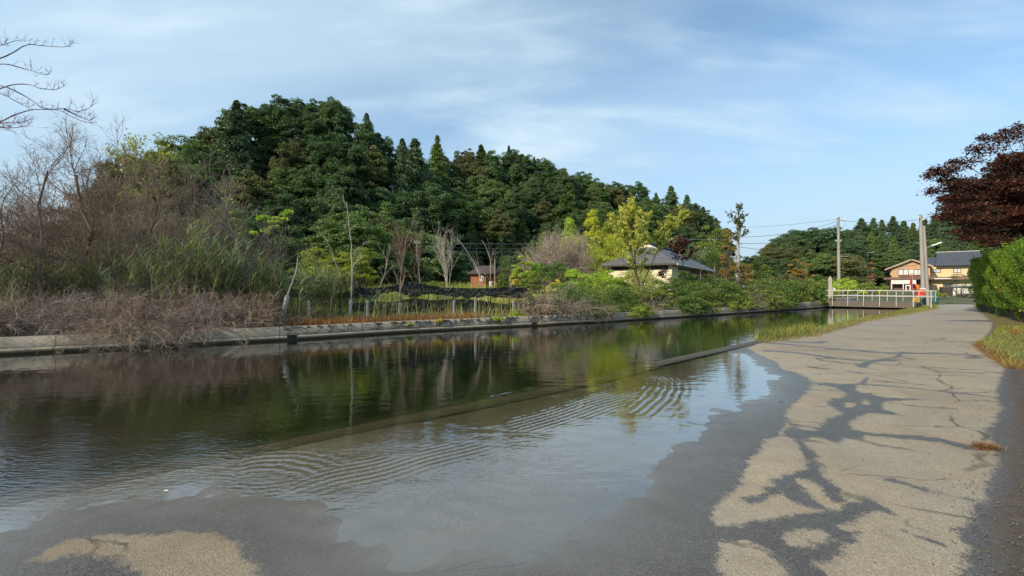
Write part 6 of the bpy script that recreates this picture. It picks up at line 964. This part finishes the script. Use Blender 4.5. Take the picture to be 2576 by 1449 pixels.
# roadside things near the bridge
redm = simple('red_paint', (.55, .045, .025), (.42, .03, .02), 5, .5, bs=.05); yelm = simple('yellow_plastic', (.62, .36, .03), (.5, .27, .02), 5, .5, bs=.05); teal = simple('green_net_cloth', (.07, .20, .16), (.035, .10, .085), 9, .8, bs=1, bd=.05)
def crate(lab, px, py, Y, w_, h_, mat, grp=None):
    q = P(px, py, Y); zb_ = q[2]; s_ = Solid(); t_ = .04; s_.box(-w_/2, w_/2, -w_/2, w_/2, 0, .05); s_.box(-w_/2, w_/2, -w_/2, -w_/2+t_, .05, h_); s_.box(-w_/2, w_/2, w_/2-t_, w_/2, .05, h_); s_.box(-w_/2, -w_/2+t_, -w_/2+t_, w_/2-t_, .05, h_); s_.box(w_/2-t_, w_/2, -w_/2+t_, w_/2-t_, .05, h_)
    [s_.box(-w_/2-.03, w_/2+.03, -w_/2-.03, w_/2+.03, z, z+.05) for z in (h_,)]; o_ = s_.obj('crate', mat); o_.location = tuple(q); o_.rotation_euler.z = -.6; tag(o_, lab, 'crate', grp)
crate('red crate behind the right end of the bridge railing', *k1(1508, 1118), 38, .50, .55, redm); crate('yellow crate standing right of the red one', *k1(1545, 1118), 38, .42, .52, yelm)
q = P(*k1(1468, 1075), 50); root = thing('hydrant', tuple(q-(0, 0, .1)), 'red hydrant like post before the garage', 'hydrant'); tb = Tubes(); tb.add([(0, 0, -.6), (0, 0, .65), (0, 0, .7), (0, 0, .9), (0, 0, 1.02)], [.13, .13, .19, .17, .02], 12); tb.obj('body', redm, root); tb = Tubes(); tb.add([(-.24, -.1, .5), (.24, -.1, .5)], [.06, .06], 8); tb.obj('outlet', redm, root)
q = P(*k1(1410, 1062), 60); root = thing('red_banner', tuple(q), 'leaning red banner sign in front of the garage', 'sign'); tb = Tubes(); tb.add([(.25, 0, -.4), (.25, 0, 2.0)], [.025, .025], 6); tb.obj('pole', steel, root); s_ = Solid(); s_.hexa([(-.3, -.01, .2), (.22, -.01, 0), (.22, .01, 0), (-.3, .01, .2)]+[(-.1, -.01, 1.5), (.22, -.01, 1.7), (.22, .01, 1.7), (-.1, .01, 1.5)]); s_.obj('cloth', redm, root)
q = P(*k1(1382, 1062), 60); s_ = Solid(); s_.box(-.28, -.16, 0, .1, 0, .62); s_.box(.16, .28, 0, .1, 0, .62); s_.box(-.28, .28, .002, .098, .621, .78); o_ = s_.obj('white_stand', trim_w); o_.location = tuple(q); o_.rotation_euler.z = -.6; tag(o_, 'small white arch shaped stand left of the red banner', 'stand')
q = P(*k1(1483, 1075), 46); s_ = Solid(); s_.box(-.06, .06, -.06, .06, -.9, .75); o_ = s_.obj('yellow_post', yelm); o_.location = tuple(q); tag(o_, 'slim yellow post behind the railing beside the hydrant', 'post')
q = G(*k1(1603, 1212)); r = rg(15); bm = bmesh.new(); bmesh.ops.create_icosphere(bm, subdivisions=4, radius=1)
for v in bm.verts:
    x, y, z = v.co; n_ = 1+.16*math.sin(x*9+z*3)+.13*math.sin(y*11+z*5)+.09*math.sin(z*17+x*6); v.co = (x*.50*n_*(1.15-.45*z), y*.40*n_, (z*.5+.42)*n_ + (.25 if z > .6 else 0))
me = bpy.data.meshes.new('net_heap'); bm.to_mesh(me); me.materials.append(teal); ob = bpy.data.objects.new('net_heap', me); S.collection.objects.link(ob); ob.location = tuple(q); tag(ob, 'crumpled blue green netting heaped at the foot of the slim pole', 'net')
q = P(*k1(1545, 1062), 41); s_ = Solid(); s_.box(-.3, .3, -.02, .02, -.18, .22); s_.box(-.03, .03, .025, .07, -1.3, .2); o_ = s_.obj('white_sign', trim_w); o_.location = tuple(q); o_.rotation_euler.z = -.6; tag(o_, 'small white board at the foot of the stepped pole', 'sign')
q = P(*k1(1458, 1165), 34); s_ = Solid(); s_.hexa([(-.16, -.12, -.3), (.16, -.12, -.3), (.16, .12, -.3), (-.16, .12, -.3)]+[(-.12, -.1, .18), (.12, -.1, .2), (.12, .1, .2), (-.12, .1, .18)]); s_.poly([(-.12, -.1, .18), (.12, -.1, .2), (.12, .1, .2), (-.12, .1, .18), (.0, .0, .30)], [(0, 1, 4), (1, 2, 4), (2, 3, 4), (3, 0, 4)]); o_ = s_.obj('marker_block', yelm); o_.location = tuple(q); tag(o_, 'faded yellow marker block in the grass under the railing', 'marker')

for x, y, c_, lab, cat in ((1958, 1015, barkd, 'small curled brown leaf lying on the wet asphalt beside the water', 'leaf'), (411, 1237, cer, 'tiny white feather floating at the edge of the shallow water', 'feather')):
    q = G(x, y); z_ = max(roadz(q[0], q[1]), 0)+.004; n_ = 9; V = []; sc_ = 1.0 if cat == 'leaf' else .55
    for k in range(n_): u_ = k/(n_-1); w_ = .012*math.sin(math.pi*min(1, u_*1.02)**.8)+.001; zc_ = .010*math.sin(u_*3.1); V += [(u_*.07*sc_, -w_*sc_, (zc_+.006)*sc_), (u_*.07*sc_, 0, zc_*sc_), (u_*.07*sc_, w_*sc_, (zc_+.006)*sc_)]
    f_ = [(3*k+j, 3*k+j+1, 3*k+j+4, 3*k+j+3) for k in range(n_-1) for j in (0, 1)]; o_ = mk('fallen_leaf' if cat == 'leaf' else 'feather', V, np.array(f_), c_); o_.location = (q[0], q[1], z_); tag(o_, lab, cat)
